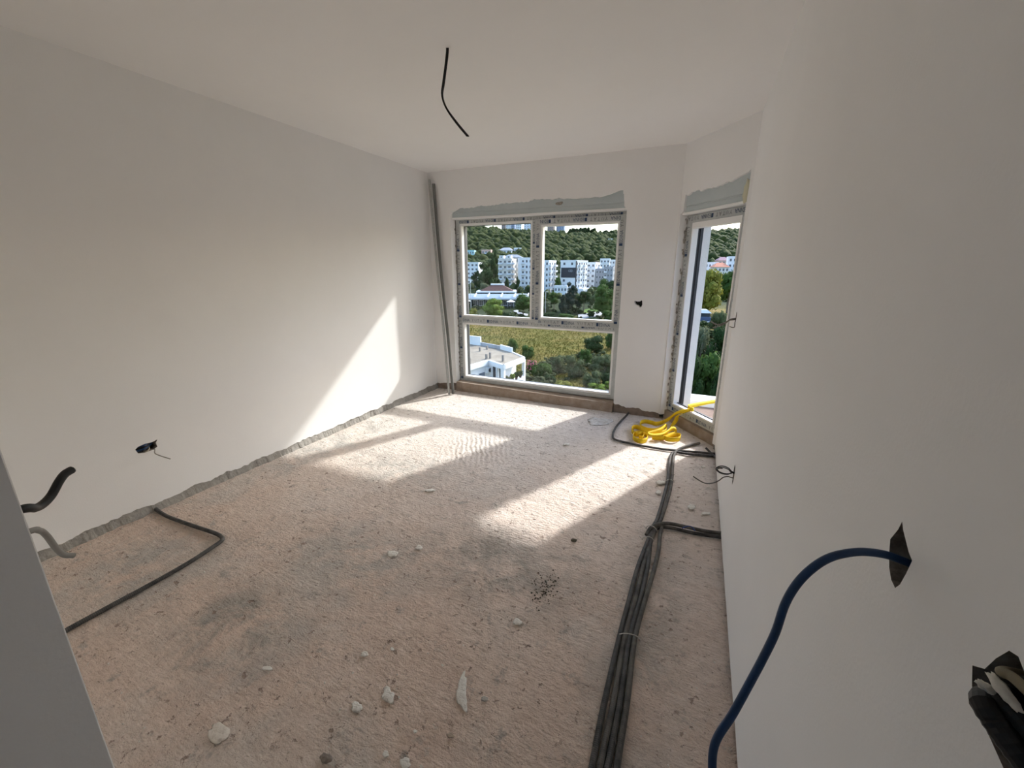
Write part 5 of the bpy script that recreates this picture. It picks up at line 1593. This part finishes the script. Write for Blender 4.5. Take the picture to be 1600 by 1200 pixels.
# scrub: low growth nobody could count, leafy clumps over the lower meadow and the gardens
def clumps(name, N, spots, size, m_, label, seed):
    r = np.random.default_rng(seed)
    protos = []
    for k in range(3):
        me = crown_mesh('bush', 200 + k, 320)
        v = np.empty(len(me.vertices) * 3, np.float32); me.vertices.foreach_get('co', v)
        me.calc_loop_triangles(); f = np.empty(len(me.loop_triangles) * 3, np.int32); me.loop_triangles.foreach_get('vertices', f)
        protos.append((v.reshape(-1, 3).copy(), f.reshape(-1, 3).copy())); bpy.data.meshes.remove(me)
    V, F, base = [], [], 0
    for i in range(N):
        D, u = spots(r)
        v, f = protos[i % 3]
        s = r.uniform(*size); a = r.uniform(0, 6.28)
        x = v[:, 0] * math.cos(a) - v[:, 1] * math.sin(a); y = v[:, 0] * math.sin(a) + v[:, 1] * math.cos(a)
        p = FH * D + RH * u
        V.append(np.stack([x * s * 1.5 + p[0], y * s * 1.5 + p[1], v[:, 2] * s * r.uniform(.6, 1.0) + terrain_z(D, u) - .1], 1)); F.append(f + base); base += len(v)
    o = link(name, np_mesh(name, np.concatenate(V), np.concatenate(F)), m_)
    o['kind'] = 'stuff'
    tag(o, label, 'scrub')
scr = fol('foliage_scrub', (0.030, 0.048, 0.014), (0.105, 0.115, 0.050), 0.35)
def sp1(r):
    while True:
        D = r.uniform(60, 92); a = r.uniform(-.02, .45)
        if a > 0.02 + max(0, (D - 74)) * .009 and not (D < 69 and .13 < a < .25):
            return D, a * D
clumps('meadow_scrub', 190, sp1, (.9, 2.2), scr, 'low tangled scrub over the lower meadow on the right', 21)
clumps('garden_shrubs', 170, lambda r: (lambda D: (D, r.uniform(-.12, .62) * D))(r.uniform(152, 214)), (1.2, 3.0), fol('foliage_shrub', (0.016, 0.032, 0.010), (0.055, 0.075, 0.020), 0.2), 'dark garden shrubs between the meadow and the houses', 22)
clumps('slope_scrub', 120, lambda r: (lambda D: (D, r.uniform(.32, .62) * D))(r.uniform(46, 120)), (1.5, 3.4), MATS['foliage_shrub'], 'dark shrubs on the slope seen through the door', 23)

# meadow grass: tufts nobody could count
def meadow():
    r = np.random.default_rng(11)
    N = 30000
    D = r.uniform(48, 152, N); a = r.uniform(-.35, .42, N); u = a * D
    P = FH[None] * D[:, None] + RH[None] * u[:, None]
    Z = np.array([terrain_z(d_, u_) for d_, u_ in zip(D, u)])
    h = r.uniform(.15, .55, N); ang_ = r.uniform(0, math.pi, N); w_ = r.uniform(.06, .22, N)
    dx, dy = np.cos(ang_) * w_, np.sin(ang_) * w_
    lx, ly = r.normal(0, .25, N), r.normal(0, .25, N)
    A = np.stack([P[:, 0] - dx, P[:, 1] - dy, Z - .05], 1); B = np.stack([P[:, 0] + dx, P[:, 1] + dy, Z - .05], 1); Cc = np.stack([P[:, 0] + lx, P[:, 1] + ly, Z + h], 1)
    V = np.stack([A, B, Cc], 1).reshape(-1, 3); F = np.arange(3 * N).reshape(-1, 3)
    gm = mat('meadow_grass', (0.070, 0.078, 0.010), 0.9, 0, 1, (0.185, 0.150, 0.045), 0.09, spec=0.1, trans=.25)
    o = link('meadow_grass', np_mesh('meadow_grass', V, F), gm)
    o['kind'] = 'stuff'; tag(o, 'dry yellow-green meadow grass below the window', 'grass')
meadow()

# parked pickup seen through the door
def pickup():
    D = 104
    p = ground_at(1100, 500, D)
    zt = float(at(1100, 484, D)[2]); zb_ = float(at(1100, 506, D)[2])
    p[2] = zb_
    h = zt - zb_
    t = empty('van', p, math.atan2(-FH[0], FH[1]) - .25)
    tag(t, 'dark blue van with a white roof half hidden by the door frame', 'van')
    wv_ = 2.6
    vb = mat('van_blue', (0.05, 0.08, 0.16), 0.3, spec=.6)
    box_obj('body', (-wv_, wv_ * .6, 0, 2.2, .35, h * .50), vb, t, bevel=.12)
    box_obj('cabin', (-wv_, wv_ * .5, .1, 2.1, h * .46, h * .78), wglass, t, bevel=.1)
    bm = bmesh.new()
    a = [bm.verts.new(q) for q in ((-wv_ - .1, -.1, h * .76), (wv_ * .62, -.1, h * .76), (wv_ * .62, 2.3, h * .76), (-wv_ - .1, 2.3, h * .76))]
    b = [bm.verts.new(q) for q in ((-wv_, .2, h), (wv_ * .2, .2, h), (wv_ * .2, 2.0, h), (-wv_, 2.0, h))]
    bm.faces.new(a[::-1]); bm.faces.new(b)
    for i in range(4):
        bm.faces.new((a[i], a[(i + 1) % 4], b[(i + 1) % 4], b[i]))
    obj('roof', bm, b_white, t)
    for x in (-wv_ * .65, wv_ * .3):
        bm = bmesh.new(); bmesh.ops.create_cone(bm, cap_ends=True, segments=14, radius1=.42, radius2=.42, depth=.3, matrix=Matrix.Translation((x, .12, .42)) @ Matrix.Rotation(math.pi / 2, 4, 'X')); obj('wheel', bm, rubber, t)
    box_obj('bumper', (-wv_ * 1.0, wv_ * .62, -.12, .05, .4, .65), railm, t)
    tag(t, 'dark blue van with a white roof half hidden by the door frame', 'van')
    # the raised parking strip it stands on
    pd = box_obj('parking_strip', (-9, 9, -1.5, 6, -6.0, 0.0), mat('parking_soil', (0.10, 0.10, 0.05), .95, 0, 1, (.16, .14, .08), .8))
    pd.location = p; pd.rotation_euler = t.rotation_euler
    struct(pd)
pickup()

# the white flat-roofed villa below the window
def villa():
    ZR = -11.0
    rp = lambda x, y, z=ZR: fl(x, y, z)
    roof_px = [(725, 574.5), (763.5, 563.2), (787, 571.0), (820, 558.8), (801, 550.5), (783, 545.5), (752, 539.5), (722, 536)]
    pts = [rp(x, y) for x, y in roof_px]
    c = sum(pts) / len(pts)
    c[2] = -17.0
    t = empty('villa', c)
    tag(t, 'white flat-roofed villa with an open porch at the lower left of the window', 'building')
    def poly(name, P, z0, z1, m_):
        bm = bmesh.new()
        a = [bm.verts.new((p[0], p[1], z0)) for p in P]; b = [bm.verts.new((p[0], p[1], z1)) for p in P]
        bm.faces.new(a[::-1]); bm.faces.new(b)
        for i in range(len(P)):
            bm.faces.new((a[i], a[(i + 1) % len(P)], b[(i + 1) % len(P)], b[i]))
        return kid(obj(name, bm, m_), t)
    poly('roof', pts, ZR - .30, ZR, concrete)
    def strip(name, p, q, w_, z0, z1, m_, off=0.0):
        d = (q - p)[:2]; L = np.linalg.norm(d); d /= L; nn = np.array([d[1], -d[0]])
        P = [p[:2] + nn * off, q[:2] + nn * off, q[:2] + nn * (off - w_), p[:2] + nn * (off - w_)]
        return poly(name, P, z0, z1, m_)
    # white edge beam round the roof
    for i in range(3):
        strip('roof_beam', pts[i], pts[i + 1], .35, ZR - .62, ZR + .06, b_white, .06)
    strip('parapet', pts[3], pts[4], .25, ZR - .5, ZR + .10, b_white, .05)
    strip('parapet', pts[4], pts[5], .25, ZR - .5, ZR + .75, b_white, .05)
    strip('parapet', pts[5], pts[6], .25, ZR - .5, ZR + .55, b_grey, .05)
    strip('parapet', pts[6], pts[7], .3, ZR - .5, ZR + 1.5, b_white, .05)
    # walls of the left wing, the recess and the porch
    A_, B_, C_, D_ = pts[0], pts[1], pts[2], pts[3]
    f = lambda p, q, k: p + (q - p) * k
    inn = lambda p, k: p + (c - p) * k * np.array([1, 1, 0])
    A1, B1 = A_ + (pts[7] - A_) * .02 + (c - A_) * np.array([.03, .03, 0]), inn(B_, .05)
    e1 = f(B1, inn(C_, .05), .62)
    strip('wall', A1, B1, .3, -17, ZR - .3, b_white)
    strip('wall', B1, e1, .3, -17, ZR - .3, b_white)
    # back of the porch, set well in from its open sides
    g1 = f(inn(C_, .05), inn(D_, .03), .66) + (B1 - inn(C_, .05)) * np.array([1, 1, 0]) * .38
    strip('wall', e1, g1, .3, -17, ZR - .3, b_white)
    strip('wall', g1, inn(f(pts[3], pts[4], .6), .05), .3, -17, ZR - .3, b_white)
    e_ = e1
    def col(p, s=.26):
        bm = bmesh.new(); bx(bm, p[0] - s, p[0] + s, p[1] - s, p[1] + s, -17, ZR - .3); kid(obj('column', bm, b_white), t)
    col(inn(C_, .05)); col(inn(D_, .03), .22)
    # openings
    def opening(p, q, k0, k1, z0, z1, off, m_, name='window'):
        d = (q - p)[:2]; d = d / np.linalg.norm(d); nn = np.array([d[1], -d[0]])
        a, b = f(p, q, k0)[:2] + nn * off, f(p, q, k1)[:2] + nn * off
        poly(name, [a, b, b - nn * .12, a - nn * .12], z0, z1, m_)
    opening(A1, B1, .56, .80, ZR - 2.9, ZR - 1.55, .06, mat('villa_blue_glass', (0.10, 0.14, 0.19), .2, spec=.6))
    opening(A1, B1, .53, .83, ZR - 3.0, ZR - 1.45, .03, b_white, 'window_frame')
    opening(B1, e1, .50, .98, ZR - 3.6, ZR - .72, .04, dpanel, 'door_opening')
    opening(e1, g1, .10, .34, ZR - 3.0, ZR - .9, .04, wglass)
    # porch slab and its parapet with plants on it
    sl_ = [inn(C_, -.02), inn(D_, -.03), f(pts[3], pts[4], .55), e_]
    poly('porch_slab', sl_, ZR - 3.75, ZR - 3.45, b_white)
    strip('porch_parapet', C_, D_, .25, ZR - 3.7, ZR - 2.75, b_white, .08)
    strip('porch_parapet', e_, C_, .25, ZR - 3.7, ZR - 2.75, b_white, .08)
    # air conditioner
    q = f(A1, B1, .92)
    d = (B1 - A1)[:2] / np.linalg.norm((B1 - A1)[:2]); nn = np.array([d[1], -d[0]])
    ac = q[:2] + nn * .28
    bm = bmesh.new()
    mtx = Matrix(((d[0], nn[0], 0, ac[0]), (d[1], nn[1], 0, ac[1]), (0, 0, 1, ZR - 1.35), (0, 0, 0, 1)))
    bx(bm, -.5, .5, -.25, .18, -.38, .38, mtx=mtx)
    o = kid(obj('air_conditioner', bm, b_white), t)
    bm = bmesh.new(); bmesh.ops.create_cone(bm, cap_ends=True, segments=18, radius1=.30, radius2=.30, depth=.06, matrix=mtx @ Matrix.Translation((.08, .19, 0)) @ Matrix.Rotation(math.pi / 2, 4, 'X'))
    kid(obj('fan_grille', bm, dpanel), t)
    # rebar and concrete stubs on the roof
    for x, y, hgt in ((760, 561, 1.0), (766, 560, 1.2), (786, 564.5, 1.2), (750, 549, .9), (761, 546, .8), (734, 568, 1.0)):
        p = rp(x, y)
        kid(box_obj('roof_stub', (p[0] - .13, p[0] + .13, p[1] - .13, p[1] + .13, ZR - .1, ZR + hgt * .75), mat('stub_concrete', (0.22, 0.20, 0.18), .95)), t)
    return t, pts, C_, D_, ZR
vt, vpts, VC, VD, ZR = villa()
for i, (k, m_, lb) in enumerate(((.18, f_olive, 'pale potted plant on the villa porch parapet, left one'), (.40, f_bright, 'yellow-green potted plant on the villa porch parapet'), (.58, f_dark, 'dark potted plant on the villa porch parapet'), (.78, f_grey, 'greyish potted plant on the villa porch parapet, right one'))):
    p = VC + (VD - VC) * k
    t = empty('potted_plant', (p[0], p[1], ZR - 2.75), i)
    tag(t, lb, 'plant')
    bm = bmesh.new(); bmesh.ops.create_cone(bm, cap_ends=True, segments=10, radius1=.16, radius2=.22, depth=.35, matrix=Matrix.Translation((0, 0, .175))); obj('pot', bm, terracotta, t)
    c_ = bpy.data.objects.new('foliage', crown_for('bush', m_, i % 3)); C.objects.link(c_); c_.parent = t; c_.location = (0, 0, .3); c_.scale = (1.0, 1.0, .8)
